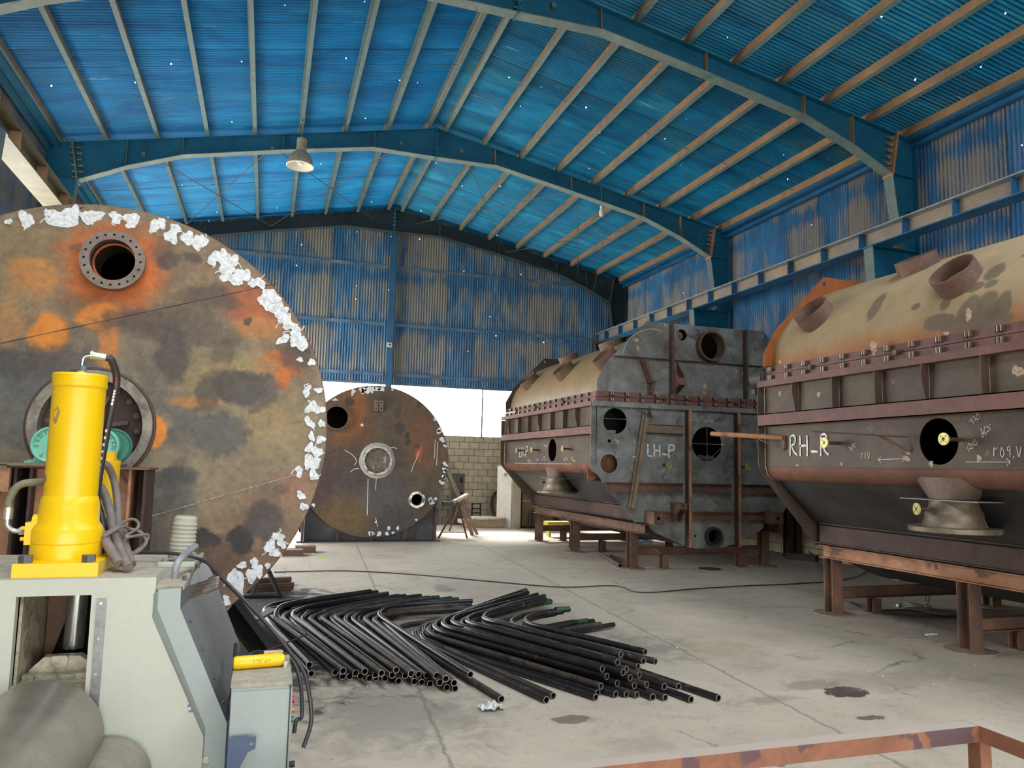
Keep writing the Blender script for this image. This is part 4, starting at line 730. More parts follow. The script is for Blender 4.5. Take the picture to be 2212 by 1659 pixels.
for i, (y, z) in enumerate([(14.9, 1.78), (14.4, 1.8), (14.05, 1.83), (12.9, 1.82), (12.55, 1.82), (13.95, 2.1)]): strokes(mb, [smooth2(squiggle(0, 0, .2, .09, 8, i+40))], .006, (XS2+.086, y, z), Vector(side), ey, .004)
mb.build('chalk_notes', M['chalk'], VL)
for i, (px, py, r) in enumerate([(1375, 735, .05), (1378, 752, .045), (1335, 955, .03), (1330, 950, .025), (1437, 662+40, .03), (1434, 802, .03), (1523, 835, .045), (1521, 848, .04), (1525, 785, .02), (1548, 790, .03), (1567, 790, .02), (1591, 802, .03), (1605, 806, .03), (1626, 760, .03), (1628, 778, .03), (1632, 740, .025), (1368, 953, .015), (1370, 955, .02), (1560, 960, .035), (1604, 925, .02), (1507, 905, .02), (1525, 893, .015), (1590, 1035, .015), (1613, 1130, .02), (1441, 1064, .015), (1452, 1068, .015), (1500, 1068, .018), (1523, 1070, .018), (1386, 1066, .012), (1620, 1055, .02), (1602, 1055, .015), (1436, 1032, .02), (1500, 1035, .02), (1532, 1038, .02), (1385, 1034, .015)]):
    p = atY(px, py, Yf-.004); MB().plate(blobpoly(p.x, p.z, r, i+50), [], (0, Yf-.003, 0), (1, 0, 0), (0, 0, 1), .001).build('ground_patch', M['scrape'], VL)
# --- stands
def stand(label, xb, y_legs, y0, y1, xr, zt, mat, mats, low):
    S = thing('support_stand', label, 'steel stand', (xb, (y0+y1)/2, 0), 'rusty support stands under the casings')
    for x in (xb, xr):
        mb = MB(); mb.ibeam((x, y0, zt-.075), (x, y1, zt-.075), .14, .15, .009, .011); mb.build('long_beam', M[mat], S)
    for i, y in enumerate(y_legs):
        for x in (xb, xr):
            lg_ = MB().ibeam((x, y, .012), (x, y, zt-.152), .15, .15, .009, .011, up=(0, 1, 0)).build('leg', M[mats], S)
            r = .24; R = random.Random(i*7+int(x*10)); mb = MB(); a0 = R.random()*1.2
            mb.plate([(x+r*math.cos(t), y+r*.95*math.sin(t)) for t in [a0+5.0*k/24 for k in range(25)]], [], (0, 0, .012), (1, 0, 0), (0, 1, 0), -.012); mb.build('foot_plate', M['dusty_plate'], lg_)
        MB().ibeam((xb+.08, y, low), (xr-.08, y, low), .1, .13, .008, .01).build('cross_beam', M[mats], S)
        for x in ((xb*.78+xr*.22), (xb*.2+xr*.8)): MB().ibeam((x, y-.05, .012), (x, y-.05, low-.066), .12, .12, .008, .01, up=(0, 1, 0)).box(x-.09, x+.09, y-.13, y+.03, .0, .012).build('packer', M['rust'], S)
    return S
stand('rusty stand of H-beams on discs under the casing marked RH-R', 3.5, [7.7, 5.83, 3.6], 3.0, 7.86, 6.0, .80, 'rust_light', 'rust', .24)
stand('rusty stand of H-beams under the casing marked LH-P', 2.87, [11.76, 14.25, 16.36], 11.3, 16.62, 5.47, .765, 'rust', 'rust', .29)
# --- loose bars resting on / between the casings
br = thing('bracket_arm', 'rusty pipe arm with a diagonal stay reaching left from the RH-R casing', 'bracket', tuple(atX(1692, 945, 2.66)))
a = atX(1692, 946, 2.69); b = a+Vector((-.52, .75, .16)); b = atY(1537, 937, 8.55)
MB().tube([a, b], .03, 12).build('arm_pipe', M['rust_light'], br); MB().bar(atX(1693, 972, 2.69), a.lerp(b, .42), .02, .012).build('stay', M['rust'], br)
MB().box(a.x-.01, a.x+.02, a.y-.03, a.y+.03, a.z-.13, a.z+.02).build('base_strip', M['rust'], br)
br = thing('flat_bar_bracket', 'thin dark flat bar with rusty stay on the RH-R casing beside its round opening', 'bracket', tuple(atX(1960, 944, 2.68)))
a = atX(1962, 944, 2.66); b = atY(1756, 932, a.y+.62)
MB().bar(a, b, .05, .012).build('flat_bar', M['rust_dark'], br); c = atX(1965, 975, 2.70); MB().cyl(c, a.lerp(b, .3), .012, 8).build('stay', M['rust'], br)
MB().pipe((XS1+.17, 7.9, 2.83), (XS1+.17, 8.12, 2.83), .15, .13, 30).build('end_pipe', M['dark_plate'], VR)
MB().box(XS1-.02, XS1+.2, 7.95, 8.02, 2.62, 2.68).build('end_bracket', M['dark_plate'], VR)
# ------------------------------------------------------------------ drum end faces
def disc_material(name, cx, cz, base, blobs, scale):
    t = NT(name, .55, .12); sp = t.new('ShaderNodeSeparateXYZ'); t.set(sp, 0, t.co); cb = t.new('ShaderNodeCombineXYZ'); t.set(cb, 0, sp.outputs['X']); t.set(cb, 1, sp.outputs['Z'])
    big = t.noise(scale, 8, .62, .8); c = t.ramp(big, base)
    wv = t.vmath('MULTIPLY', t.vmath('SUBTRACT', t.noise(2.6/1.0, 7, .62, .4, None, True), (.5, .5, .5)), (.24, .24, 0)); co = t.vmath('ADD', cb.outputs[0], wv)
    fine = t.math('MULTIPLY', t.math('SUBTRACT', t.noise(9, 7, .7), .5), .9)
    for (x, z, rx, rz_, rgb, amt, soft) in blobs:
        q = t.vmath('MULTIPLY', t.vmath('SUBTRACT', co, (x-cx, z-cz, 0)), (1/rx, 1/rz_, 0)); d = t.math('ADD', t.vmath('LENGTH', q), fine)
        c = t.mix(t.math('MULTIPLY', t.math('SUBTRACT', 1.0, t.step(d, 1-soft, 1.0+soft*.4)), amt), c, lin(rgb))
    c = t.mix(.35, c, t.ramp(t.noise(4.5, 9, .75, .8), [(.36, (60, 56, 52)), (.64, (200, 192, 176))]), 'OVERLAY'); c = t.mix(.36, c, t.ramp(t.noise(18, 9, .75, .5), [(.3, (50, 46, 42)), (.7, (220, 214, 200))]), 'OVERLAY')
    t.color(c); t.bump(t.noise(12, 8, .7), .12, .01); return t.m
OR, OY, DK, GR, TN, BR = (202, 106, 34), (218, 140, 44), (70, 63, 61), (98, 96, 92), (142, 124, 92), (136, 92, 62)
def B(L, Y):
    o = []
    for (px, py, rp, rq, rgb, amt, soft) in L: p = atY(px, py, Y); k = Y/FPX*1.0; o.append((p.x, p.z, rp*k, rq*k, rgb, amt, soft))
    return o
DY, DR = 6.0, 1.598; dc = Vector((-4.26, DY, 1.888))
L1 = [(300, 600, 330, 150, (142, 110, 78), .6, .7), (60, 560, 90, 70, TN, .6, .6), (640, 700, 110, 170, (140, 100, 66), .6, .6), (600, 1150, 160, 130, (128, 92, 70), .55, .6), (500, 1240, 120, 60, (118, 78, 58), .6, .6),
      (248, 575, 105, 95, OR, .85, .35), (300, 620, 40, 60, OR, .6, .5), (75, 600, 45, 40, (204, 138, 66), .7, .5), (15, 700, 30, 60, (196, 140, 80), .6, .5), (110, 715, 42, 45, OY, .9, .3), (215, 680, 45, 26, OY, .9, .3), (232, 740, 22, 55, (206, 130, 56), .8, .3),
      (545, 650, 70, 42, (180, 92, 46), .75, .5), (560, 700, 60, 30, (190, 126, 66), .6, .5), (598, 790, 58, 34, OR, .9, .35), (612, 820, 20, 26, OR, .8, .3), (330, 933, 27, 30, OY, .95, .25), (425, 868, 55, 13, (204, 138, 60), .7, .5), (520, 800, 80, 50, (150, 132, 88), .7, .5), (430, 800, 60, 60, (136, 122, 84), .6, .5), (600, 930, 90, 70, (156, 134, 94), .7, .5), (560, 990, 120, 60, (136, 122, 98), .6, .5), (640, 1050, 50, 40, (160, 112, 84), .5, .5),
      (365, 560, 24, 22, DK, .7, .4), (348, 545, 26, 30, DK, .5, .5), (412, 560, 16, 14, DK, .7, .4), (300, 700, 90, 30, (84, 70, 66), .8, .5), (460, 640, 60, 30, (92, 80, 70), .85, .4), (400, 700, 80, 50, (96, 84, 74), .8, .5), (370, 770, 34, 60, DK, .75, .4), (480, 760, 30, 30, DK, .6, .5), (520, 840, 60, 36, DK, .85, .3), (455, 850, 26, 44, DK, .7, .4), (640, 770, 40, 36, DK, .75, .4), (560, 850, 50, 40, (80, 76, 74), .7, .4), (470, 935, 65, 48, (90, 90, 90), .8, .35), (40, 860, 110, 110, (88, 92, 94), .8, .5), (60, 780, 90, 40, (78, 72, 70), .7, .5), (150, 800, 60, 50, (92, 84, 82), .6, .5),
      (380, 1030, 50, 24, (76, 76, 78), .85, .3), (360, 1080, 60, 60, (92, 90, 90), .6, .5), (440, 1165, 27, 21, (58, 52, 52), .95, .2), (517, 1165, 30, 33, (54, 48, 48), .95, .2), (575, 1125, 46, 40, (74, 70, 72), .85, .3), (610, 1060, 16, 14, DK, .5, .5), (440, 1210, 60, 40, (88, 72, 62), .6, .5), (535, 930, 12, 12, DK, .5, .5), (535, 683, 9, 9, DK, .9, .3), (200, 560, 12, 10, DK, .5, .4), (165, 535, 10, 8, DK, .5, .4)]
m_d1 = disc_material('heat_tinted_disc', dc.x, dc.z, [(.25, (76, 71, 68)), (.42, (112, 104, 94)), (.58, (144, 130, 106)), (.8, (150, 122, 90))], B(L1, DY), 1.5)
D = thing('drum_end', 'huge rust and grey mottled steel disc of the drum behind the yellow cylinder', 'steel drum', tuple(dc))
hub = Vector((-4.273, DY, 1.888)); nz = Vector((-4.206, DY, 3.068))
mb = MB(); mb.plate(circ(dc.x, dc.z, DR, 160), [circ(nz.x, nz.z, .135, 40), circ(hub.x, hub.z, .33, 48)], (0, DY+.02, 0), (1, 0, 0), (0, 0, 1), .02); mb.build('face_plate', m_d1, D)
MB().pipe((dc.x, DY+.03, dc.z), (dc.x, DY+3.2, dc.z), DR-.03, DR-.05, 90).build('drum_shell', M['rust_dark'], D)
MB().tube([(dc.x+DR*math.cos(t), DY+.01, dc.z+DR*math.sin(t)) for t in [2*PI*k/140 for k in range(141)]], .008, 6).build('rim_edge', M['rust'], D)
mb = MB(); mb.plate(circ(nz.x, nz.z, .212, 48), [circ(nz.x, nz.z, .148, 40)]+[circ(nz.x+.182*math.cos(2*PI*k/20), nz.z+.182*math.sin(2*PI*k/20), .009, 8) for k in range(20)], (0, DY-.06, 0), (1, 0, 0), (0, 0, 1), .05); nf_ = mb.build('nozzle_flange', mottled('grey_brown_flange', [(.3, (112, 98, 88)), (.7, (140, 126, 116))], 6, .55), D)
MB().pipe((nz.x, DY-.06, nz.z), (nz.x, DY+.3, nz.z), .16, .148, 40).build('nozzle_neck', M['rust_dark'], nf_)
MB().plate(circ(dc.x, dc.z, DR-.03, 80), [], (0, DY+3.2, 0), (1, 0, 0), (0, 0, 1), .015).build('rear_plate', M['rust_dark'], D)
mb = MB(); mb.pipe((hub.x, DY-.03, hub.z), (hub.x, DY+.12, hub.z), .395, .33, 56); mb.build('manhole_ring', M['scaly'] if 'scaly' in M else M['cast_dark'], D) if False else mb.build('manhole_ring', mottled('scaly_grey_ring', [(.3, (96, 84, 72)), (.55, (146, 138, 126)), (.8, (176, 168, 156))], 9, .6), D)
MB().tube([(hub.x+.405*math.cos(t), DY-.005, hub.z+.405*math.sin(t)) for t in [2*PI*k/72 for k in range(73)]], .013, 8).build('weld_seam', M['rib'], D)
mb = MB(); mb.cyl((hub.x, DY+.08, hub.z), (hub.x, DY+.1, hub.z), .335, 40); if_ = mb.build('inner_flange', M['rust_dark'], D)
for k in range(16):
    t = 2*PI*k/16+.3; mb = MB(); mb._hex((hub.x+.285*math.cos(t), DY+.08, hub.z+.285*math.sin(t)), (0, -1, 0), .026, .03, 6); mb.cyl((hub.x+.285*math.cos(t), DY+.05, hub.z+.285*math.sin(t)), (hub.x+.285*math.cos(t), DY+.03, hub.z+.285*math.sin(t)), .014, 8); mb.build('flange_bolt', M['rib'], if_)
for k in range(6):
    t = 2*PI*k/6+.15; mb = MB(); mb.bar((hub.x+.05*math.cos(t), DY+.05, hub.z+.05*math.sin(t)), (hub.x+.23*math.cos(t), DY+.05, hub.z+.23*math.sin(t)), .03, .05, up=(0, 1, 0)); mb.build('hub_rib', M['rib'], if_)
# weld seams crossing the face, in real relief
for (p, q) in (((0, 742), (600, 612)), ((318, 1118), (652, 1022))):
    a, b = atY(*p, DY), atY(*q, DY); MB().tube([a.lerp(b, k/16)+Vector((0, -.001, 0)) for k in range(17)], [.003+.0015*math.sin(k*2.1) for k in range(17)], 6).build('weld_seam', M['rib'] if p[0] == 0 else M['weld'], D)
# white primer dabs round the rim
dabs = [(55, 468, 15), (110, 462, 14), (135, 462, 22), (160, 463, 16), (200, 462, 18), (192, 474, 12), (250, 470, 12), (285, 472, 15), (281, 488, 8), (333, 489, 12), (345, 484, 13), (369, 512, 14), (378, 496, 12), (405, 515, 15), (424, 524, 16), (440, 518, 12), (460, 560, 13), (475, 553, 14), (490, 552, 14), (490, 577, 18), (500, 565, 14), (485, 598, 12), (512, 600, 17), (530, 596, 12), (560, 610, 13), (545, 613, 9), (578, 640, 18), (590, 655, 20), (605, 672, 17), (617, 690, 15), (583, 650, 12), (628, 705, 13), (612, 733, 13), (640, 735, 15), (655, 745, 13), (648, 715, 12), (661, 730, 9), (648, 777, 6), (676, 782, 8), (663, 845, 11), (690, 843, 8), (672, 880, 13), (695, 885, 11), (668, 912, 12), (699, 915, 8), (673, 943, 9), (695, 950, 9), (668, 967, 10), (690, 977, 12), (666, 996, 14), (684, 1002, 15), (646, 1018, 11), (683, 1028, 10), (650, 1070, 9), (658, 1095, 8), (600, 1158, 11), (583, 1180, 12), (616, 1178, 11), (600, 1198, 10), (523, 1221, 9), (550, 1217, 11), (508, 1247, 17), (512, 1258, 12), (552, 1250, 14), (568, 1240, 11), (580, 1223, 6), (525, 1276, 12), (488, 1290, 6), (492, 1303, 8), (605, 640, 10), (20, 480, 6)]
for i, (px, py, r) in enumerate(dabs):
    p = atY(px, py, DY); R_ = r*DY/FPX; d = Vector((p.x-dc.x, 0, p.z-dc.z))
    if d.length > DR-R_*1.25: p = Vector((dc.x, p.y, dc.z))+d.normalized()*(DR-R_*1.25)
    th = .003+.00014*i; mb = MB(); mb.plate(blobpoly(p.x, p.z, R_, i, 34, .22), [], (0, DY-.0, 0), (1, 0, 0), (0, 0, 1), th)
    Rq = random.Random(i+500); a0 = Rq.uniform(0, 6)
    if r > 9: mb.ribbon(smooth2([(p.x+R_*(.4+.35*k)*math.cos(a0+Rq.uniform(-.5, .5)), p.z+R_*(.4+.35*k)*math.sin(a0+Rq.uniform(-.5, .5))) for k in range(4)]), .007, (0, DY, 0), (1, 0, 0), (0, 0, 1), .005)
    mb.build('paint_dab', M['wpaint'], D)
mb = MB(); p = atY(905, 690, DY); q = atY(296, 985, DY); mb.ribbon(smooth2([(q.x+a*.0037*6, q.z+b*.0037*6) for a, b in [(0, 0), (1.5, 1.2), (1.4, 2.3), (1.0, 1.6), (.2, .8), (-.4, -.8), (.5, -.8), (1.0, -.2), (.8, .3)]]), .005, (0, DY, 0), (1, 0, 0), (0, 0, 1), .003); mb.build('chalk_squiggle', M['chalk'], D)
# cradle under the near drum (seen below the rim)
cr = thing('drum_cradle', 'dark plate cradle on the floor under the near drum', 'stand', (-4.26, 7.5, 0))
for y in (6.9, 8.6):
    a = [(dc.x-.62, 0), (dc.x+.62, 0), (dc.x+.62, .40)] + [(dc.x+(DR+.0)*math.cos(t), dc.z+DR*math.sin(t)) for t in [math.radians(-68-44*k/14) for k in range(15)]] + [(dc.x-.62, .40)]
    MB().plate(a, [], (0, y, 0), (1, 0, 0), (0, 0, 1), .02).build('cradle_plate', M['dark_plate'], cr)
MB().box(dc.x-.7, dc.x+.7, 6.88, 8.62, 0, .012).build('base_plate', M['dark_plate'], cr)
# ---- far drum
EY, ER = 16.5, 1.625; ec = Vector((-.865, EY, 1.71))
L2 = [(760, 920, 60, 120, (124, 80, 40), .6, .5), (770, 890, 22, 55, (150, 90, 40), .75, .4), (742, 945, 22, 26, (140, 92, 42), .7, .4), (890, 900, 60, 80, (108, 84, 62), .7, .6), (920, 960, 50, 70, (118, 82, 56), .6, .6), (905, 980, 7, 20, (178, 96, 40), .95, .3), (910, 930, 26, 50, (122, 78, 50), .5, .6), (740, 1110, 70, 50, (112, 88, 48), .75, .5), (790, 1130, 50, 30, (104, 84, 50), .6, .5),
      (830, 1070, 60, 50, (84, 84, 88), .7, .6), (850, 1130, 60, 40, (62, 62, 66), .7, .5), (760, 1010, 60, 70, (60, 56, 56), .7, .6), (862, 925, 12, 12, (62, 60, 60), .9, .2), (878, 941, 7, 7, (56, 50, 48), .9, .2), (881, 955, 7, 7, (56, 50, 48), .9, .2), (862, 890, 8, 12, (70, 66, 64), .8, .2), (755, 868, 12, 12, (64, 52, 50), .9, .2), (906, 872, 7, 9, (66, 56, 52), .9, .2), (902, 967, 6, 6, DK, .9, .2), (835, 865, 20, 14, (70, 58, 54), .7, .5), (890, 1035, 6, 6, DK, .8, .3), (690, 1040, 40, 80, (66, 48, 44), .6, .6), (930, 1080, 30, 60, (92, 76, 64), .6, .6)]
m_d2 = disc_material('dark_heat_tinted_disc', ec.x, ec.z, [(.25, (60, 54, 52)), (.45, (82, 72, 64)), (.62, (102, 86, 70)), (.85, (118, 88, 64))], B(L2, EY), 1.3)
E_ = thing('drum_end', 'smaller-looking dark mottled disc of the far drum standing on its cradle near the end wall', 'steel drum', tuple(ec))
h1 = atY(727, 902, EY); h2 = atY(899, 1079, EY)
MB().plate(circ(ec.x, ec.z, ER, 140), [circ(h1.x, h1.z, .235, 40), circ(h2.x, h2.z, .12, 28)], (0, EY+.02, 0), (1, 0, 0), (0, 0, 1), .02).build('face_plate', m_d2, E_)
MB().pipe((ec.x, EY+.03, ec.z), (ec.x, EY+3.0, ec.z), ER-.03, ER-.05, 80).build('drum_shell', M['rust_dark'], E_)
MB().plate(circ(ec.x, ec.z, ER-.03, 80), [], (0, EY+3.0, 0), (1, 0, 0), (0, 0, 1), .015).build('rear_plate', M['rust_dark'], E_)
MB().plate(circ(h1.x, h1.z, .285, 40), [circ(h1.x, h1.z, .232, 40)]+[circ(h1.x+.26*math.cos(2*PI*k/20), h1.z+.26*math.sin(2*PI*k/20), .01, 6) for k in range(20)], (0, EY-.05, 0), (1, 0, 0), (0, 0, 1), .05).build('nozzle_flange', M['rib'], E_)
MB().pipe((h2.x, EY-.12, h2.z), (h2.x, EY+.05, h2.z), .18, .125, 32).build('bright_flange', mottled('scuffed_bright_flange', [(.4, (90, 86, 80)), (.52, (206, 204, 196)), (.8, (232, 230, 224))], 9, .35, .6), E_)
hc = Vector((-.808, EY, 1.72))
MB().pipe((hc.x, EY-.05, hc.z), (hc.x, EY, hc.z), .32, .27, 48).build('hub_ring', mottled('chalky_ring', [(.35, (120, 114, 104)), (.55, (200, 196, 186)), (.8, (226, 222, 212))], 12, .6), E_)
mb = MB(); mb.cyl((hc.x, EY-.012, hc.z), (hc.x, EY, hc.z), .27, 40); mb.build('hub_cover', mottled('scribbled_cover', [(.35, (80, 72, 64)), (.6, (116, 106, 94)), (.75, (206, 200, 188))], 7, .6), E_)
for k in range(12): t = 2*PI*k/12; MB()._hex((hc.x+.245*math.cos(t), EY-.012, hc.z+.245*math.sin(t)), (0, -1, 0), .014, .02, 6).build('hub_bolt', M['dark'], E_)
for i in range(5): MB().tube([(hc.x+(.33+.012*i)*math.cos(t)*(1+.01*math.sin(5*t+i)), EY-.004, hc.z+(.33+.012*i)*math.sin(t)) for t in [2*PI*k/48 for k in range(49)]], .0035, 5).build('chalk_ring', M['chalk'], E_)
q = atY(817, 877, EY)
for dx in (-.055, .055):
    for dz in (-.06, .06): MB().plate([(q.x+dx-.045, q.z+dz-.055), (q.x+dx+.045, q.z+dz-.055), (q.x+dx+.045, q.z+dz+.055), (q.x+dx-.045, q.z+dz+.055)], [circ(q.x+dx, q.z+dz, .018, 10)], (0, EY-.03, 0), (1, 0, 0), (0, 0, 1), .03).build('lug_plate', M['cast'], E_)
mb = MB()
for i, (px, py, r) in enumerate([(785, 842, 7), (795, 840, 8), (805, 838, 7), (815, 837, 6), (825, 836, 6), (780, 836, 7), (763, 845, 5), (761, 852, 3), (724, 863, 3), (728, 864, 2), (719, 864, 2), (848, 841, 3), (946, 900, 3), (957, 925, 5), (955, 930, 6), (964, 947, 6), (966, 962, 4), (968, 1003, 6), (960, 1014, 5), (968, 1018, 5), (958, 1030, 5), (964, 1033, 4), (951, 1041, 4), (964, 1046, 4), (929, 1079, 5), (938, 1089, 6), (946, 1081, 4), (677, 1091, 4), (802, 1155, 7), (819, 1154, 6), (836, 1153, 4), (840, 1141, 4), (859, 1141, 4), (782, 918, 4), (899, 1123, 3), (811, 1128, 2), (849, 1152, 3), (945, 905, 3)]):
    p = atY(px, py, EY); R_ = r*EY/FPX; d = Vector((p.x-ec.x, 0, p.z-ec.z))
    if d.length > ER-R_*1.2: p = Vector((ec.x, p.y, ec.z))+d.normalized()*(ER-R_*1.2)
    MB().plate(blobpoly(p.x, p.z, R_, i+80, 20), [], (0, EY, 0), (1, 0, 0), (0, 0, 1), .006).build('paint_dab', M['wpaint'], E_)
for pts in ([(813, 1030), (811, 1058)], [(795, 1034), (793, 1113)], [(811, 1118), (816, 1138)], [(744, 972), (758, 980), (768, 990), (770, 998), (765, 1005)], [(756, 1020), (765, 1013), (775, 1012)], [(842, 968), (850, 966), (858, 970)], [(940, 950), (938, 990)], [(945, 955), (943, 1006)], [(888, 1020), (893, 1005), (900, 990), (905, 975)]):
    P_ = [atY(a, b_, EY) for a, b_ in pts]; mb.ribbon([(v.x, v.z) for v in P_], .012, (0, EY, 0), (1, 0, 0), (0, 0, 1), .006)
mb.build('chalk_scribbles', M['chalk'], E_)
cr = thing('drum_cradle', 'dark welded plate cradle on the floor under the far drum', 'stand', (-.88, 17.2, 0))
for y in (16.62, 18.6):
    a = [(-2.27, .02), (.52, .02), (.52, .78)] + [(ec.x+ER*math.cos(t), ec.z+ER*math.sin(t)) for t in [math.radians(-36-108*k/16) for k in range(17)]] + [(-2.27, .78)]
    MB().plate(a, [], (0, y, 0), (1, 0, 0), (0, 0, 1), .02).build('cradle_plate', mottled('blue_grey_dark_plate', [(.3, (38, 34, 34)), (.55, (58, 56, 58)), (.8, (92, 104, 112))], 2, .5, .2), cr)
MB().box(-2.4, .6, 16.4, 18.7, 0, .03).build('base_plate', M['dark_plate'], cr)
for x in (-2.25, -1.58, -.88, -.18, .51): MB().box(x-.01, x+.01, 16.42, 16.6, .03, .2 if abs(x+.88) < .9 else .74).build('gusset', M['rust_dark'], cr)
tag(MB().box(-2.32, -2.28, 16.34, 16.4, 0, .75).build('cradle_post', M['dark_plate'], org=(-2.3, 16.4, 0)), 'thin dark strip standing beside the cradle of the far drum', 'steel strip')
# ------------------------------------------------------------------ plate rolling machine in the foreground
MY = 3.15; ZT = 1.238
PM = thing('plate_rolling_machine', 'cream plate rolling machine filling the lower left corner', 'machine', (-3.6, 3.5, 0))
def mpart(mb, name, mat): return mb.build(name, mat, PM)
mb = MB(); mb.cur = 0; mb.box(-4.6, -3.457, MY, MY+.2, 1.178, 1.236); mb.cur = 1; mb.box(-4.6, -3.458, MY+.001, MY+.2, 1.236, ZT); mpart(mb, 'top_slab', [M['cream'], M['cream_top']])
mb = MB(); mb.box(-4.6, -3.36, MY+.2, 4.12, 1.19, 1.215); mb.box(-3.46, -3.36, MY+.02, MY+.2, 1.185, 1.205); mpart(mb, 'top_cover', M['cream_top'])
# front plate with the window
fp = [(-4.6, 1.178), (-3.906, 1.178), (-3.905, .80), (-3.665, .80), (-3.668, 1.178), (-3.462, 1.178), (-3.462, 1.09), (-3.258, .65), (-3.258, 0), (-4.6, 0)]
mpart(MB().plate(fp, [], (0, MY+.035, 0), (1, 0, 0), (0, 0, 1), .035), 'front_plate', M['cream'])
mb = MB(); mb.plate([(-3.650, 1.165), (-3.617, 1.166), (-3.616, .727), (-3.647, .727)], [], (0, MY, 0), (1, 0, 0), (0, 0, 1), .004); mpart(mb, 'scale_strip', mottled('brushed_steel_rule', [(.3, (128, 128, 132)), (.7, (150, 150, 152))], 12, .4, .5))
mb = MB()
for z in (1.148, 1.023, .90, .765): mb.cyl((-3.634, MY-.004, z), (-3.634, MY-.008, z), .005, 10)
mpart(mb, 'strip_screws', M['galv'])
mb = MB()
for i, (x, z) in enumerate([(-3.30, .785), (-3.30, .765), (-3.295, .745)]): mb.ribbon(smooth2([(x-.02, z), (x, z+.004), (x+.02, z-.003)]), .008, (0, MY-.001, 0), (1, 0, 0), (0, 0, 1), .001)
mpart(mb, 'blue_grey_smear', plain('blue_grey_smear', (92, 112, 136), .6))
# bent housing at the right
inner = [(-3.462, 1.178), (-3.444, 1.195), (-3.444, 1.125), (-3.252, .688), (-3.252, 0)]
outer = [(-3.368, 1.197), (-3.366, 1.123), (-3.178, .70), (-3.176, 0)]
mpart(MB().plate([(-3.444, 1.193), (-3.444, 1.125), (-3.252, .688), (-3.252, 0)] + list(reversed(outer)), [], (0, MY, 0), (1, 0, 0), (0, 0, 1), .02), 'side_housing', M['greygreen'])
mb = MB(); e = [(-3.462, 1.178), (-3.462, 1.09), (-3.258, .65), (-3.258, 0)]; f = [(-3.444, 1.193), (-3.444, 1.125), (-3.252, .688), (-3.252, 0)]
vs = [(x, MY+.002, z) for x, z in e]+[(x, MY-.02, z) for x, z in f]; mb.add(vs, [(i, i+1, 5+i, 4+i) for i in range(3)]); mpart(mb, 'housing_bevel', M['greygreen'])
og = [(-3.368, 1.197), (-3.366, 1.123), (-3.178, .70), (-3.176, 0)]
vs = [(x, MY-.02, z) for x, z in og] + [(-3.345, 4.0, 1.20), (-3.30, 4.0, 1.11), (-3.165, 4.0, .79), (-3.165, 4.0, 0)]
mpart(MB().add(vs, [(0, 1, 5, 4), (1, 2, 6, 5), (2, 3, 7, 6)]), 'side_panel', M['grey_panel'])
mpart(MB().box(-3.185, -3.17, MY+.0, MY+.2, 0, .70).add([], []), 'navy_side_strip', M['navy'])
mb = MB()
for x, z in [(-3.352, 1.06), (-3.305, .955), (-3.255, .845), (-3.215, .755)]: mb._hex((x+.012, MY+.05, z), (1, 0, .4), .007, .01, 6)
mpart(mb, 'panel_bolts', M['bolt_dark'])
mpart(MB()._hex((-3.243, MY-.021, .575), (0, -1, 0), .009, .012, 6).cyl((-3.243, MY-.02, .575), (-3.243, MY-.024, .575), .013, 14), 'housing_bolt', M['galv'])
mb = MB()
for x, y in [(-3.37, 3.28), (-3.36, 3.42), (-3.35, 3.62), (-3.35, 3.85), (-3.38, 4.05), (-3.42, 4.06), (-4.05, 4.0), (-3.52, 3.45)]: mb.cyl((x, y, 1.205), (x, y, 1.222), .011, 6)
mpart(mb, 'cover_bolts', M['grey_box'])
# window contents: rod, clevis, beam
mpart(MB().cyl((-3.772, 3.45, .93), (-3.768, 3.45, 1.19), .037, 28), 'piston_rod', M['chrome'])
mb = MB(); mb.plate([(-3.885, .885), (-3.84, .93), (-3.72, .93), (-3.66, .885), (-3.66, .87), (-3.885, .87)], [], (0, 3.36, 0), (1, 0, 0), (0, 0, 1), .05); mb.box(-3.9, -3.66, 3.26, 3.5, .86, .875); mb.plate([(-3.815, .895), (-3.76, .895), (-3.755, .925), (-3.765, .935), (-3.81, .935)], [], (0, 3.31, 0), (1, 0, 0), (0, 0, 1), .012); mpart(mb, 'clevis', M['dirty_white'])
mpart(MB().box(-3.94, -3.66, 3.17, 3.55, .78, .862), 'roll_carrier', M['dirty_white'])
for x in (-3.868, -3.697): mpart(MB()._hex((x, 3.24, .864), (0, 0, 1), .02, .022, 6).cyl((x, 3.24, .862), (x, 3.24, .866), .027, 20), 'carrier_bolt', M['dirty_white'])
mpart(MB().box(-3.905, -3.895, 3.2, 3.6, .3, 1.178).box(-3.668, -3.66, 3.2, 3.6, .3, 1.178), 'window_cheek', M['dirty_white'])
mpart(MB().box(-4.3, -3.5, 3.62, 3.64, .2, 1.178), 'inner_back_plate', M['dark'])
mpart(MB().plate([(-3.89, 1.15), (-3.78, 1.17), (-3.86, .9), (-3.89, .86)], [], (0, 3.55, 0), (1, 0, 0), (0, 0, 1), .02), 'inner_rib', M['rust'])
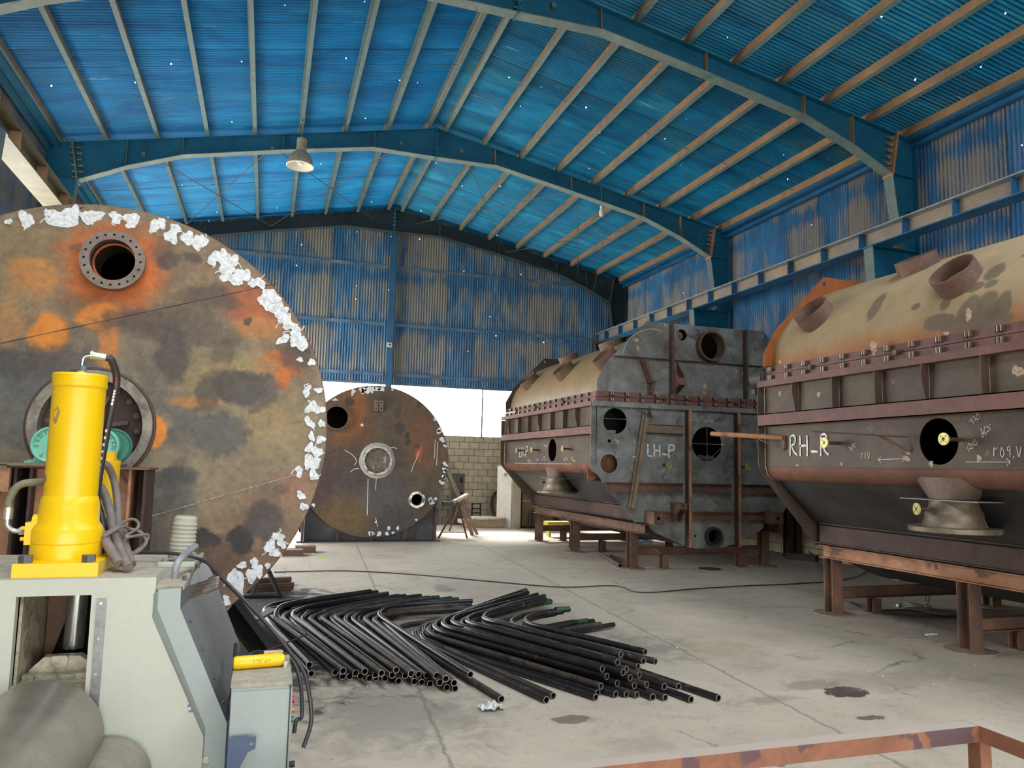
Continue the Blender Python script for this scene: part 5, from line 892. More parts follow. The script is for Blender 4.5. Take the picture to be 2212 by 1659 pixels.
# rollers
p = atY(86, 1597, 3.12); r1 = 108*3.12/FPX
mpart(MB().lathe([(0, 0), (r1-.035, 0), (r1-.01, -.01), (r1, -.035), (r1, -1.6)], (p.x, 3.13, p.z), (0, 1, 0), 64), 'top_roller', M['roller'])
p = atY(232, 1682, 3.12); r2 = 76*3.12/FPX
mpart(MB().lathe([(0, 0), (r2-.02, 0), (r2, -.02), (r2, -1.6)], (p.x, 3.13, p.z), (0, 1, 0), 56), 'bottom_roller', M['roller'])
mpart(MB().box(-4.35, -3.27, 3.19, 3.3, 0, .78).box(-4.6, -3.3, 3.3, 4.0, 0, .2), 'frame_core', M['cream'])
# control levers, tray, handle on top
for k in range(5):
    a = atY(400+4*k, 1296-8*k, 3.36+.05*k); b = atY(438+3*k, 1280-6.5*k, 3.33+.05*k); c_ = atY(468+1*k, 1268-6.5*k, 3.31+.05*k); 
    MB().bar(a, b, .006, .008).build('lever', M['rust'], PM); MB().tube([b, b.lerp(c_, .2), c_, c_+Vector((.006, 0, .002))], [.006, .011, .010, .004], 12).build('lever_grip', M['hose_grey'], PM)
mpart(MB().box(-3.50, -3.36, 3.58, 3.74, 1.216, 1.22).box(-3.50, -3.36, 3.576, 3.58, 1.216, 1.24).box(-3.504, -3.5, 3.576, 3.74, 1.216, 1.24), 'drip_tray', M['tray'])
mpart(MB().tube(smoothpath([(-3.41, 3.32, 1.205), (-3.408, 3.32, 1.25), (-3.395, 3.36, 1.28), (-3.37, 3.5, 1.30), (-3.36, 3.56, 1.305)], 5), .014, 14), 'grab_handle', mottled('grey_handle', [(.3, (128, 130, 136)), (.7, (150, 152, 156))], 8, .4))
# ---- big yellow cylinder
YC = thing('hydraulic_cylinder', 'large glossy yellow hydraulic cylinder bolted upright on the machine top', 'hydraulic cylinder', (-3.815, 3.41, ZT))
cx, cyy = -3.815, 3.40
MB().box(-3.938, -3.660, 3.185, 3.62, ZT, ZT+.05).build('base_plate', M['yellow'], YC)
B0 = ZT+.05
MB().lathe([(0, 0), (.124, 0), (.124, .052), (.121, .055), (.124, .058), (.124, .105), (.120, .115), (.107, .135), (.105, .20), (.098, .23), (.094, .235), (.094, .66), (.0935, .665)], (cx, cyy, B0), (0, 0, 1), 64).build('barrel', M['yellow'], YC)
MB().lathe([(.094, .655), (.097, .66), (.1, .668), (.097, .678), (.099, .70), (.099, .708), (.094, .714), (0, .716)], (cx, cyy, B0), (0, 0, 1), 64).build('end_cap', M['yellow'], YC)
for x, y in [(-3.905, 3.22), (-3.70, 3.22), (-3.695, 3.5), (-3.69, 3.57)]: MB()._hex((x, y, B0), (0, 0, 1), .0245, .026, 6).build('anchor_bolt', M['bolt_dark'], YC)
pt = Vector((cx-.115, cyy-.02, B0+.10)); MB().box(pt.x-.02, pt.x+.03, pt.y-.03, pt.y+.03, pt.z-.05, pt.z+.035).cyl((pt.x-.0, pt.y-.0, pt.z+.035), (pt.x+.05, pt.y, pt.z+.035), .03, 20).build('port_block', M['yellow'], YC)
for dz in (-.028, .012): MB()._hex((pt.x-.02, pt.y-.02, pt.z+dz), (-1, 0, 0), .008, .014, 10).build('port_bolt', M['yellow'], YC)
MB()._hex((pt.x-.02, pt.y, pt.z), (-1, 0, 0), .016, .025, 6).tube(smoothpath([(pt.x-.04, pt.y, pt.z), (pt.x-.065, pt.y, pt.z+.002), (pt.x-.085, pt.y, pt.z+.02), (pt.x-.088, pt.y, pt.z+.045)], 5), .0095, 12).build('port_elbow', M['galv'], YC)
MB().cyl((pt.x-.088, pt.y, pt.z+.045), (pt.x-.088, pt.y, pt.z+.09), .017, 18).build('hose_ferrule', M['galv'], YC)
MB().tube(smoothpath([(pt.x-.088, pt.y, pt.z+.09), (pt.x-.088, pt.y, pt.z+.12), (pt.x-.065, pt.y+.01, pt.z+.17), (pt.x-.015, pt.y+.03, pt.z+.185), (pt.x+.06, pt.y+.12, pt.z+.18), (pt.x+.16, pt.y+.2, pt.z+.12), (-3.78, 3.66, ZT+.02)], 7), .0145, 14).build('lower_hose', M['hose_olive'], YC)
tp = Vector((cx+.002, cyy, B0+.716))
MB().cyl(tp, tp+Vector((0, 0, .012)), .015, 12).build('top_port', M['yellow'], YC)
MB()._hex(tp+Vector((0, 0, .012)), (0, 0, 1), .018, .022, 6).tube(smoothpath([tp+Vector(v) for v in [(0, 0, .03), (.001, 0, .06), (.012, 0, .074), (.035, 0, .078)]], 6), .009, 12).build('top_elbow', M['chrome'], YC)
MB().cyl(tp+Vector((.03, 0, .078)), tp+Vector((.082, .005, .072)), .0155, 18).cyl(tp+Vector((.028, 0, .078)), tp+Vector((.036, 0, .0775)), .019, 18).build('top_ferrule', M['galv'], YC)
hp = smoothpath([tp+Vector((.08, .005, .072)), tp+Vector((.10, .01, .066)), atY(252, 815, 3.44), atY(247, 855, 3.45), atY(233, 920, 3.46), atY(222, 980, 3.47), atY(213, 1035, 3.48), atY(209, 1080, 3.49), (-3.72, 3.50, ZT+.2), (-3.68, 3.52, ZT+.02)], 8)
MB().tube(hp, .0145, 14).build('upper_hose', M['hose_black'], YC)
mb = MB(); 
for (k0, k1, mt) in ((9, 13, 0), (14, 20, 1), (22, 27, 2), (33, 48, 2)):
    for k in range(k0, k1, 1 if k1-k0 < 7 else 2): 
        v = hp[k]; d = (hp[k+1]-hp[k]); q = v+Vector((.0, -.0143, 0)); mb.cur = mt; mb.bar(q, q+d*.75, .007, .001, up=(0, -1, 0))
mb.build('hose_marking', [M['blue_mark'], M['red'], M['lamp_in']], YC)
mb = MB(); 
for (a, h, ww, hh_, sd) in ((-128, .545, .024, .04, 1), (-152, .30, .02, .02, 2)):
    R = random.Random(sd); pts = [(math.cos(t)*ww*(.5+.5*R.random()), math.sin(t)*hh_*(.6+.5*R.random())) for t in [2*PI*k/14 for k in range(14)]]
    vs = [(cx+.0945*math.cos(math.radians(a)+u/.094), cyy+.0945*math.sin(math.radians(a)+u/.094), B0+h+v) for u, v in pts]; mb.add(vs, [tuple(range(14))])
mb.build('paint_chip', M['chip'], YC)
# ---- second yellow cylinder behind
Y2 = thing('hydraulic_cylinder', 'shorter yellow hydraulic cylinder partly hidden behind the large one', 'hydraulic cylinder', (-3.795, 4.0, 1.215)); c2 = Vector((-3.80, 3.98, 1.215))
MB().lathe([(0, 0), (.062, 0), (.062, .10), (.058, .12), (.058, .43), (.06, .435), (.06, .445), (0, .447)], c2, (0, 0, 1), 40).build('barrel', M['yellow'], Y2)
MB().box(c2.x-.01, c2.x+.035, c2.y-.03, c2.y+.03, 1.66, 1.70).build('top_block', M['yellow'], Y2)
# ---- bundle of hoses and thin cables to the right of the cylinder
def hose(lab, pts, r, mat, name='hydraulic_hose', grp='hoses draped over the machine top'):
    P = smoothpath(pts, 7); tag(MB().tube(P, r, 12).build(name, M[mat], org=P[0]), lab, 'hose', grp)
g_ = ZT+.004
hose('thick grey hose arching highest beside the yellow cylinder', [atY(212, 1000, 3.75), atY(232, 1006, 3.76), atY(247, 1040, 3.78), atY(254, 1090, 3.7), atY(256, 1130, 3.6), atY(268, 1170, 3.45), atY(285, 1220, 3.32)], .016, 'hose_grey')
hose('thick grey hose with the lower arch beside the yellow cylinder', [atY(208, 1048, 3.62), atY(222, 1060, 3.62), atY(236, 1100, 3.6), atY(243, 1140, 3.5), atY(257, 1180, 3.38), atY(278, 1226, 3.26)], .018, 'hose_grey')
hose('short olive-grey hose slanting down beside the cylinder base', [atY(203, 1085, 3.55), atY(208, 1130, 3.5), atY(226, 1165, 3.4), atY(258, 1218, 3.28)], .019, 'hose_grey')
hose('slim grey hose nearest the cylinder with a silver tip', [atY(250, 1140, 3.5), atY(262, 1180, 3.4), atY(281, 1226, 3.26)], .01, 'hose_grey')
hose('thin grey cable loop tied round the hoses, upper coil', [atY(202, 1165, 3.4), atY(240, 1145, 3.42), atY(280, 1122, 3.5), atY(298, 1128, 3.52), atY(296, 1142, 3.5), atY(272, 1160, 3.4), atY(318, 1155, 3.5), atY(312, 1175, 3.5), atY(285, 1196, 3.45)], .006, 'hose_grey', 'cable_coil', 'cable coils')
hose('thin grey cable loop tied round the hoses, lower coil', [atY(222, 1160, 3.38), atY(262, 1138, 3.42), atY(278, 1142, 3.5), atY(304, 1150, 3.5), atY(316, 1170, 3.5), atY(300, 1190, 3.46), atY(280, 1198, 3.42)], .007, 'hose_grey', 'cable_coil', 'cable coils')
hose('long dark grey cable sagging from the machine top across the scene to the control cabinet', [atY(285, 1194, 3.8), atY(380, 1196, 3.75), (-3.33, 3.7, 1.225), atY(470, 1240, 3.5), atY(560, 1330, 3.3), atY(620, 1400, 3.2), atY(655, 1450, 3.15), atY(668, 1500, 3.12), atY(672, 1560, 3.1), atY(655, 1615, 3.08)], .008, 'hose_black', 'pendant_cable', 'cables at the cabinet')
hose('black cable hanging in a loop down the right side of the control cabinet', [atY(600, 1405, 3.4), atY(630, 1425, 3.35), atY(648, 1470, 3.3), atY(652, 1545, 3.25), atY(640, 1556, 3.22), (-2.93, 3.2, .62)], .008, 'hose_black', 'pendant_cable', 'cables at the cabinet')
hose('thick black cable running down the gap left of the control cabinet', [(-3.17, 3.5, .9), atY(505, 1480, 3.2), atY(497, 1530, 3.15), atY(512, 1600, 3.1), atY(512, 1680, 3.1)], .01, 'hose_black', 'pendant_cable', 'cables at the cabinet')
# ---- plastic bottle
pb = thing('plastic_bottle', 'crushed clear ribbed plastic bottle leaning upside down on the machine top', 'bottle', (-3.42, 3.8, 1.216)); q = Vector((-3.437, 3.8, 1.217)); ax = Vector((.06, 0, 1))
prof = [(.0, 0), (.05, .003), (.055, .012)]
for k in range(9): prof += [(.056-.002*(k > 4), .02+k*.018), (.051-.002*(k > 4), .029+k*.018)]
prof += [(.05, .19), (.043, .2), (.02, .202), (0, .202)]
MB().lathe(prof, q, ax, 24).build('body', M['pet'], pb)
# ---- control cabinet
cb = thing('control_cabinet', 'small grey-green control cabinet standing on the floor beside the machine', 'cabinet', (-3.06, 3.1, 0))
mb = MB(); mb.cur = 0; mb.box(-3.165, -2.962, 2.95, 3.32, 0, .875); mb.cur = 1; mb.box(-3.168, -2.958, 2.945, 3.33, .875, .888); mb.build('body', [M['greygreen'], M['cream_top']], cb)
for v_ in ():
    pass
MB().box(-3.163, -2.965, 2.938, 2.95, .03, .862).build('door', M['greygreen'], cb)
MB().box(-2.962, -2.955, 2.96, 3.31, .02, .86).build('side_door', M['greygreen'], cb)
MB().box(-2.966, -2.962, 2.935, 2.945, 0, .875).build('door_seal', M['black'], cb)
for z, mt, nm in ((.80, 'led_red', 'red'), (.765, 'led_amber', 'amber'), (.73, 'led_green', 'green')):
    MB().cyl((-2.955, 3.02, z), (-2.943, 3.02, z), .012, 14).build(nm+'_button', M[mt], cb)
MB().plate([(0, 0), (.09, 0), (.095, .035), (.065, .05), (.04, .1), (.04, .16), (.065, .21), (.09, .22), (.09, .26), (0, .26)], [circ(.075, .235, .008, 12), circ(.075, .02, .008, 12)], (-3.163, 2.9, .46), (1, 0, 0), (0, 0, 1), .006).build('navy_bracket', M['navy'], cb)
MB().cyl((-2.95, 3.05, .56), (-2.93, 3.05, .56), .012, 10).build('cable_gland', M['black'], cb)
MB().box(-2.985, -2.972, 3.13, 3.16, .888, .912).cyl((-2.978, 3.14, .9), (-2.965, 3.14, .912), .006, 8).build('top_bolt', M['galv'], cb)
pd = thing('pendant_controller', 'yellow pendant push-button controller lying on the control cabinet', 'controller', (-3.07, 3.12, .888))
a = atZ(509, 1413, .912); b = atZ(600, 1402, .912); a = Vector((-3.168, 3.14, .913)); b = Vector((-2.985, 3.16, .913))
MB().tube([a-(b-a)*.01, a, a.lerp(b, .05), a.lerp(b, .5), a.lerp(b, .92), b, b+(b-a)*.02], [.012, .02, .0245, .0245, .024, .02, .008], 20).build('body', M['yellow'], pd)
for k in range(6): q = a.lerp(b, .12+.06*k) if k < 3 else a.lerp(b, .35+.05*k); MB().tube([q, q+(b-a)*.012], [.0252, .0252], 20).build('grip_ring', M['yellow'], pd)
MB().box(-3.06, -2.99, 3.165, 3.18, .89, .945).build('hanger_tab', M['bone'], pd)
mb = MB(); q = a.lerp(b, .5)
for k, g in enumerate([[(0, .012), (.006, 0)], [(.012, .01), (.018, .012), (.022, 0), (.03, .012)], [(.045, 0), (.048, .01)], [(.056, .006), (.062, .012)]]): mb.ribbon(g, .002, (q.x-.02, q.y-.0245, .912), (1, 0, 0), (0, 0, 1), .0015)
mb.build('marking', M['black'], pd)
hose('short black curly cable end behind the yellow controller', [(-3.13, 3.22, .9), (-3.1, 3.24, .925), (-3.06, 3.22, .93), (-3.04, 3.18, .915)], .006, 'hose_black', 'pendant_cable', 'cables at the cabinet')
# ---- rusty base with two green pillow blocks behind the machine
bs = thing('bearing_stand', 'rusty box stand behind the machine carrying two mint green bearings', 'stand', (-4.2, 5.4, 0))
MB().box(-5.2, -3.775, 5.2, 5.62, 1.60, 1.612).build('top_plate', M['rust'], bs); MB().box(-4.57, -3.95, 5.15, 5.5, 1.613, 1.63).build('bearing_plate', M['cast'], bs)
mb = MB(); mb.box(-4.6, -3.8, 5.5, 5.52, 0, 1.6); mb.build('back_web', M['rust'], bs)
for x in (-4.5, -4.42, -3.885, -3.80): MB().box(x-.008, x+.008, 5.22, 5.6, 0, 1.6).build('stiffener', M['rust_light'] if x == -3.885 else M['rust_dark'], bs)
MB().box(-4.41, -3.89, 5.3, 5.31, 0, 1.595).build('web', M['rust_light'], bs); MB().box(-5.2, -4.52, 5.18, 5.22, 1.46, 1.60).build('box_rail', M['rust_light'], bs); MB().box(-5.2, -4.51, 5.3, 5.32, 0, 1.46).build('left_web', M['rust_light'], bs)
MB().box(-5.3, -4.53, 5.15, 5.6, 1.6, 1.618).build('left_plate', M['cast'], bs)
for i, (gx, lab, txt, a0) in enumerate([(-4.348, 'mint green flanged pillow block bearing left of the yellow cylinder', 'T SEDIMAN', 235), (-4.082, 'mint green pillow block bearing right of the yellow cylinder', 'SEDIMAN SAN', 215)]):
    pb = thing('pillow_block', lab, 'bearing', (gx, 5.3, 1.63), 'green pillow blocks'); gz = 1.742
    mb = MB(); mb.lathe([(0, -.0), (.088, 0), (.094, -.006), (.1, -.012), (.108, -.012), (.112, -.004), (.112, .03), (.1, .05), (.1, .12), (0, .12)], (gx, 5.3, gz), (0, 1, 0), 48); mb.build('housing', M['mint'], pb)
    MB().plate([(-.09, 1.63), (.09, 1.63), (.1, 1.65), (.07, 1.70), (-.07, 1.70), (-.1, 1.65)], [], (gx, 5.4, 0), (1, 0, 0), (0, 0, 1), .07).build('foot', M['mint'], pb)
    MB()._hex((gx-.115, 5.36, 1.63), (0, 0, 1), .02, .02, 6).box(gx-.14, gx-.08, 5.32, 5.4, 1.63, 1.642).build('foot_bolt', M['mint'], pb)
    if i == 1:
        MB().lathe([(0, 0), (.1, 0), (.108, -.008), (.115, 0), (.115, .03), (0, .03)], (gx+.05, 5.42, gz), (0, 1, 0), 44).build('rear_cover', M['mint_dark'], pb)
    for k, ch in enumerate(txt):
        if ch == ' ': continue
        ang = math.radians(a0-k*(24 if i == 0 else 22)); cu = bpy.data.curves.new('raised_letter', 'FONT'); cu.body = ch; cu.size = .034; cu.extrude = .003; cu.align_x = 'CENTER'
        to = bpy.data.objects.new('raised_letter', cu); me = None
        COL.objects.link(to); bpy.context.view_layer.update(); me = bpy.data.meshes.new_from_object(to); bpy.data.objects.remove(to)
        lo = bpy.data.objects.new('raised_letter', me); COL.objects.link(lo); me.materials.clear(); me.materials.append(M['mint_dark']); lo.parent = pb
        lo.location = Vector((gx+.068*math.cos(ang), 5.2985, gz+.068*math.sin(ang)))-ORG[pb.name]; lo.rotation_euler = (PI/2, -(ang-PI/2), 0)
# ------------------------------------------------------------------ rusty angle frame in the near right corner
ff = thing('angle_frame', 'rusty square-tube frame with dusty top in the near right corner', 'steel frame', (-.3, 2.5, 0))
P0 = atY(2112, 1575, 2.5); zt_ = .682; x_c = -.245; hh = .062
m_ft = NT('dusty_top_orange_rust_frame', .7); t = m_ft; c = t.ramp(t.noise(5, 8, .65, .6), [(.3, (108, 70, 54)), (.55, (140, 90, 66)), (.8, (162, 110, 82))])
c = t.mix(t.step(t.noise(2.2, 4, .5, .3, t.mapping((1, 1, 1), (.2, 3, 1))), .56, .58), c, lin((92, 66, 68))); ge = t.new('ShaderNodeNewGeometry'); s2 = t.new('ShaderNodeSeparateXYZ'); t.set(s2, 0, ge.outputs['Normal'])
c = t.mix(t.math('MULTIPLY', t.math('GREATER_THAN', s2.outputs['Z'], .7), .8), c, lin((176, 164, 150))); t.color(c); m_ft = t.m
MB().box(-3.0, x_c, 2.44, 2.502, zt_-hh, zt_).build('cross_rail', m_ft, ff)
MB().box(x_c-.065, x_c, .6, 2.502, zt_-hh+.001, zt_+.001).build('side_rail', m_ft, ff)
MB().box(x_c-.06, x_c-.002, 2.442, 2.5, 0, zt_-hh).build('leg', m_ft, ff); MB().box(-2.99, -2.93, 2.442, 2.5, 0, zt_-hh).build('leg', m_ft, ff)
MB().box(x_c-.06, x_c-.002, .6, .66, 0, zt_-hh).build('leg', m_ft, ff)
# ------------------------------------------------------------------ two heaps of bent tubes
RT_ = .0254
def bent(E1, K, E2, R, z, r=RT_):
    """near end E1, corner K, far end E2 (x, y); bend radius R; returns centre line"""
    a, k, b = Vector((*E1, 0)), Vector((*K, 0)), Vector((*E2, 0)); d1 = (a-k).normalized(); d2 = (b-k).normalized(); ang = d1.angle(d2); tl = R/math.tan(ang/2)
    tl = min(tl, (a-k).length*.9, (b-k).length*.9); R = tl*math.tan(ang/2); bis = (d1+d2).normalized(); c = k+bis*(R/math.sin(ang/2)); s = k+d1*tl; e = k+d2*tl
    v0, v1 = s-c, e-c; th = v0.angle(v1); pts = [a, a.lerp(s, .5)]; axis = v0.cross(v1).normalized()
    for i in range(15): pts.append(c+Matrix.Rotation(th*i/14, 3, axis)@v0)
    pts += [e.lerp(b, .5), b]; n = len(pts)
    return [Vector((p.x, p.y, z[0]+(z[1]-z[0])*(1 if i > n//2 else i/(n/2))+(0 if i < n-2 else z[2]))) for i, p in enumerate(pts)]
def tube_obj(path, mats, label, group, mark=False):
    o = Vector(path[0]); T = thing('bent_tube', label, 'steel tube', (o.x, o.y, 0), group)
    MB().tube(path, RT_, 16, ri=RT_-.004).build('tube', mats, T)
    d = (path[0]-path[1]).normalized(); MB().pipe(path[0]-d*.002, path[0]+d*.003, RT_+.0003, RT_-.0045, 20).build('cut_end', M['tube_end'], T)
    if mark: d = (path[-1]-path[-2]).normalized(); MB().pipe(path[-1]-d*.16, path[-1]-d*.02, RT_+.001, RT_-.001, 18).build('green_band', M['green_mark'], T)
    return T
R = random.Random(11); f = lambda px, py, z: (lambda v: (v.x, v.y))(atZ(px, py, z))
# left heap: ends nearest the camera, measured along the heap
LN = [(724, 1452, 1), (740, 1461, 0), (755, 1461, 0), (768, 1454, 1), (778, 1460, 0), (788, 1450, 2), (798, 1465, 0), (811, 1457, 1), (812, 1464, 0), (824, 1454, 2), (831, 1465, 0), (847, 1458, 1), (856, 1447, 2), (861, 1471, 0), (875, 1459, 1), (888, 1455, 2), (895, 1472, 0), (904, 1457, 1), (911, 1474, 0), (922, 1459, 1), (929, 1477, 0), (943, 1459, 2), (950, 1474, 1), (965, 1485, 0), (963, 1466, 2), (981, 1475, 1), (983, 1487, 0)]
n = len(LN); FE = [(0, 802, 1279), (.2, 838, 1292), (.4, 900, 1294), (.6, 960, 1298), (.8, 1005, 1306), (1, 1034, 1318)]
def lerp_fe(u):
    for (a, x0, y0), (b, x1, y1) in zip(FE, FE[1:]):
        if u <= b: k = (u-a)/(b-a); return x0+(x1-x0)*k, y0+(y1-y0)*k
    return FE[-1][1:]
for i, (px, py, lv) in enumerate(LN):
    z = RT_+lv*.046; u = i/(n-1); E1 = f(px, py, z); K = f(572+232*u+R.uniform(-4, 4), 1322+9*math.sin(u*PI)+R.uniform(-3, 3)-4*lv, z)
    ex_, ey_ = lerp_fe(u); E2 = f(ex_+R.uniform(-22, 16), ey_+R.uniform(-3, 3), z*.6+.02)
    pth = bent(E1, K, E2, .58+R.uniform(-.04, .06), (z, z*.6+.02+.01*(i % 3), .01*(i % 4)))
    lab = 'black bent tube lying in the left heap on the floor'
    if i == 0: lab = 'leftmost bent tube of the left heap, its open end apart from the rest'
    tube_obj(pth, M['blacktube'] if i % 3 else M['browntube'], lab, 'bent tubes of the left heap' if i else None)
# odd ones of the left heap
tube_obj(bent(f(672, 1455, .03), f(560, 1304, .05), f(790, 1288, .05), .5, (.03, .05, 0)), M['blacktube'], 'black bent tube left of the left heap, bending widest at the back', None)
tube_obj(bent(f(668, 1436, .07), f(560, 1322, .07), f(760, 1296, .07), .4, (.07, .09, .05)), M['blacktube'], 'black bent tube ending just above the leftmost one, beside the cabinet', None)
tube_obj(bent(f(1016, 1457, .10), f(790, 1310, .12), f(1020, 1298, .12), .55, (.1, .12, 0)), M['blacktube'], 'black bent tube resting on top at the right end of the left heap', None)
tube_obj(bent(f(1083, 1510, .026), f(838, 1356, .03), f(1030, 1326, .03), .42, (.026, .03, 0)), M['browntube'], 'scuffed brown tube whose open end lies beside the plastic film', None)
tube_obj(bent(f(741, 1449, .12), f(578, 1328, .12), f(800, 1277, .2), .58, (.12, .2, 0)), M['blacktube'], 'black tube with its far end pointing up above the back of the left heap', None)
# right heap
RN = [(1180, 1512, 0, 898, 1372, 1100, 1300), (1195, 1503, 0, 905, 1368, 1112, 1292), (1287, 1506, 0, 905, 1378, 1125, 1300), (1291, 1497, 0, 915, 1366, 1130, 1285), (1298, 1482, 1, 925, 1366, 1136, 1279), (1330, 1500, 0, 930, 1372, 1140, 1290), (1353, 1500, 0, 940, 1368, 1150, 1295), (1376, 1501, 0, 955, 1368, 1160, 1288),
      (1333, 1476, 1, 945, 1362, 1165, 1290), (1370, 1481, 1, 965, 1360, 1175, 1294), (1397, 1479, 1, 985, 1362, 1186, 1300), (1311, 1461, 2, 935, 1356, 1136, 1279), (1361, 1464, 2, 975, 1352, 1170, 1290), (1381, 1458, 2, 995, 1354, 1190, 1300), (1301, 1445, 3, 950, 1346, 1140, 1283), (1346, 1452, 3, 985, 1346, 1176, 1292), (1353, 1446, 3, 1005, 1344, 1186, 1298),
      (1312, 1435, 3, 968, 1340, 1160, 1288), (1334, 1431, 4, 1000, 1336, 1172, 1294), (1378, 1440, 3, 1030, 1340, 1190, 1305), (1341, 1414, 5, 1030, 1326, 1178, 1295), (1390, 1428, 4, 1060, 1332, 1230, 1318), (1416, 1429, 3, 1080, 1340, 1215, 1325), (1394, 1408, 4, 1075, 1326, 1230, 1320),
      (1410, 1506, 0, 1110, 1378, 1240, 1343), (1437, 1507, 0, 1130, 1378, 1262, 1345), (1493, 1511, 0, 1155, 1380, 1282, 1345), (1435, 1483, 1, 1140, 1372, 1270, 1346), (1466, 1483, 1, 1165, 1374, 1297, 1348), (1552, 1508, 0, 1195, 1382, 1326, 1351)]
n = len(RN)
for i, (px, py, lv, kx, ky, ex_, ey_) in enumerate(RN):
    z = RT_+lv*.047; z2 = RT_+lv*.035+.01; E1 = f(px, py, z); K = f(kx-26, ky-4, z); E2 = f(ex_, ey_, z2)
    pth = bent(E1, K, E2, .62+R.uniform(-.04, .06), (z, z2, .008*(i % 4)))
    lab = 'black scuffed bent tube lying in the right heap on the floor'; g = 'bent tubes of the right heap'
    if i == n-1: lab, g = 'rightmost bent tube of the right heap, its open end lying furthest right', None
    if i == 0: lab, g = 'leftmost tube of the right heap, its open end nearest the plastic film', None
    tube_obj(pth, M['browntube'] if i % 3 == 1 else M['blacktube'], lab, g, i % 4 == 3)
# ------------------------------------------------------------------ floor odds and ends
P = smoothpath([atZ(px, py, .01) for px, py in [(592, 1236), (740, 1233), (880, 1240), (1060, 1256), (1210, 1268), (1310, 1265), (1345, 1268), (1370, 1278), (1420, 1279), (1500, 1272), (1620, 1265), (1700, 1262), (1800, 1255), (1850, 1245), (1872, 1233)]], 6)
tag(MB().tube(P, .008, 8).build('floor_cable', M['hose_black'], org=P[0]), 'long thin black cable snaking across the floor from the heaps to the right casing', 'cable')
P = smoothpath([atZ(px, py, .012) for px, py in [(1838, 1300), (1860, 1312), (1900, 1318), (1950, 1318), (1990, 1322), (2040, 1332), (2080, 1327)]], 6); tag(MB().tube(P, .011, 8).build('floor_cable', M['hose_black'], org=P[0]), 'dark cable on the floor under the RH-R stand', 'cable')
c0 = atZ(1975, 1312, .02); mb = MB()
for k in range(3): mb.tube([c0+Vector((.11*math.cos(t)*(1+.1*k)+.02*k, .16*math.sin(t), .012+.012*k+.02*math.sin(t*2+k))) for t in [2*PI*j/24 for j in range(25)]], .011, 8)
mb.tube(smoothpath([c0+Vector((.1, 0, .02)), c0+Vector((.18, .02, .05)), c0+Vector((.28, .05, .25)), c0+Vector((.30, .06, .5))], 6), .009, 8).tube(smoothpath([c0+Vector((.12, -.05, .02)), c0+Vector((.22, .0, .05)), c0+Vector((.34, .05, .25)), c0+Vector((.36, .06, .5))], 6), .009, 8)
tag(mb.build('coiled_cable', M['hose_grey'], org=c0), 'small coil of grey welding cable on the floor under the RH-R stand', 'cable')
q = atZ(1938, 1308, .02); tag(MB().cyl(q, q+Vector((.07, .0, .0)), .022, 12).build('cable_coupling', M['galv'], org=q), 'silvery cable coupling on the floor under the RH-R stand', 'coupling')
q = atZ(1883, 1318, 0); jk = thing('rusty_pot', 'small rusty cylindrical jack stub on the floor behind the near leg', 'jack', tuple(q)); MB().cyl(q, q+Vector((0, 0, .16)), .06, 20).build('body', M['rust_light'], jk); MB().box(q.x-.08, q.x+.08, q.y-.06, q.y+.06, .16, .175).build('cap', M['rust'], jk)
# plastic film
c0 = atZ(1062, 1533, 0); mb = MB(); nn = 14; vs = []
for i in range(nn):
    for j in range(9):
        u, v = i/(nn-1)-.5, j/8-.5; h = .035*abs(noise.noise(Vector((u*6, v*5, 3.1))))*2.2+.004; vs.append((c0.x+u*.17+.012*noise.noise(Vector((v*7, u*3, 1))), c0.y+v*.12*(1-.5*abs(u))+.012*noise.noise(Vector((u*7, v*3, 9))), h+.012*(1-abs(u)*2)))
mb.add(vs, [(i*9+j, i*9+j+1, (i+1)*9+j+1, (i+1)*9+j) for i in range(nn-1) for j in range(8)], True); tag(mb.build('plastic_film', M['film'], org=c0), 'crumpled translucent plastic film on the floor in front of the tube heaps', 'plastic scrap')
# grit and chips: uncountable
R = random.Random(21); mb = MB()
for k in range(420):
    x, y = R.uniform(-2.8, 4.5), R.uniform(3.6, 15); r = R.uniform(.003, .009)*(.6+y/10); a = R.random()*6
    mb.add([(x+r*math.cos(a), y+r*math.sin(a), 0), (x+r*math.cos(a+2), y+r*math.sin(a+2), 0), (x+r*math.cos(a+4.2), y+r*math.sin(a+4.2), 0), (x, y, r*.8)], [(0, 1, 3), (1, 2, 3), (2, 0, 3)])
tag(mb.build('floor_grit', mottled('pale_grit', [(.4, (150, 140, 126)), (.6, (214, 208, 196))], 3, .9), org=(0, 0, 0)), 'pale grit and chips scattered over the concrete floor', 'grit', kind='stuff')
q = atZ(2010, 1372, 0); mb = MB()
for a in (0, .4, -.5): mb.bar(q+Vector((-.06, .02*a, .006)), q+Vector((.06, .06*a, .012)), .012, .008)
tag(mb.build('paper_scrap', M['lamp_in'], org=q), 'small white scraps on the floor between the two near legs', 'scrap')
q = atZ(694, 1206, 0); tag(MB().plate(blobpoly(0, 0, .05, 4, 12), [], q+Vector((0, 0, .01)), (1, 0, 0), (0, .8, .6), .004).build('lime_scrap', M['lime'], org=q), 'tiny lime green scrap on the floor near the big drum', 'scrap')
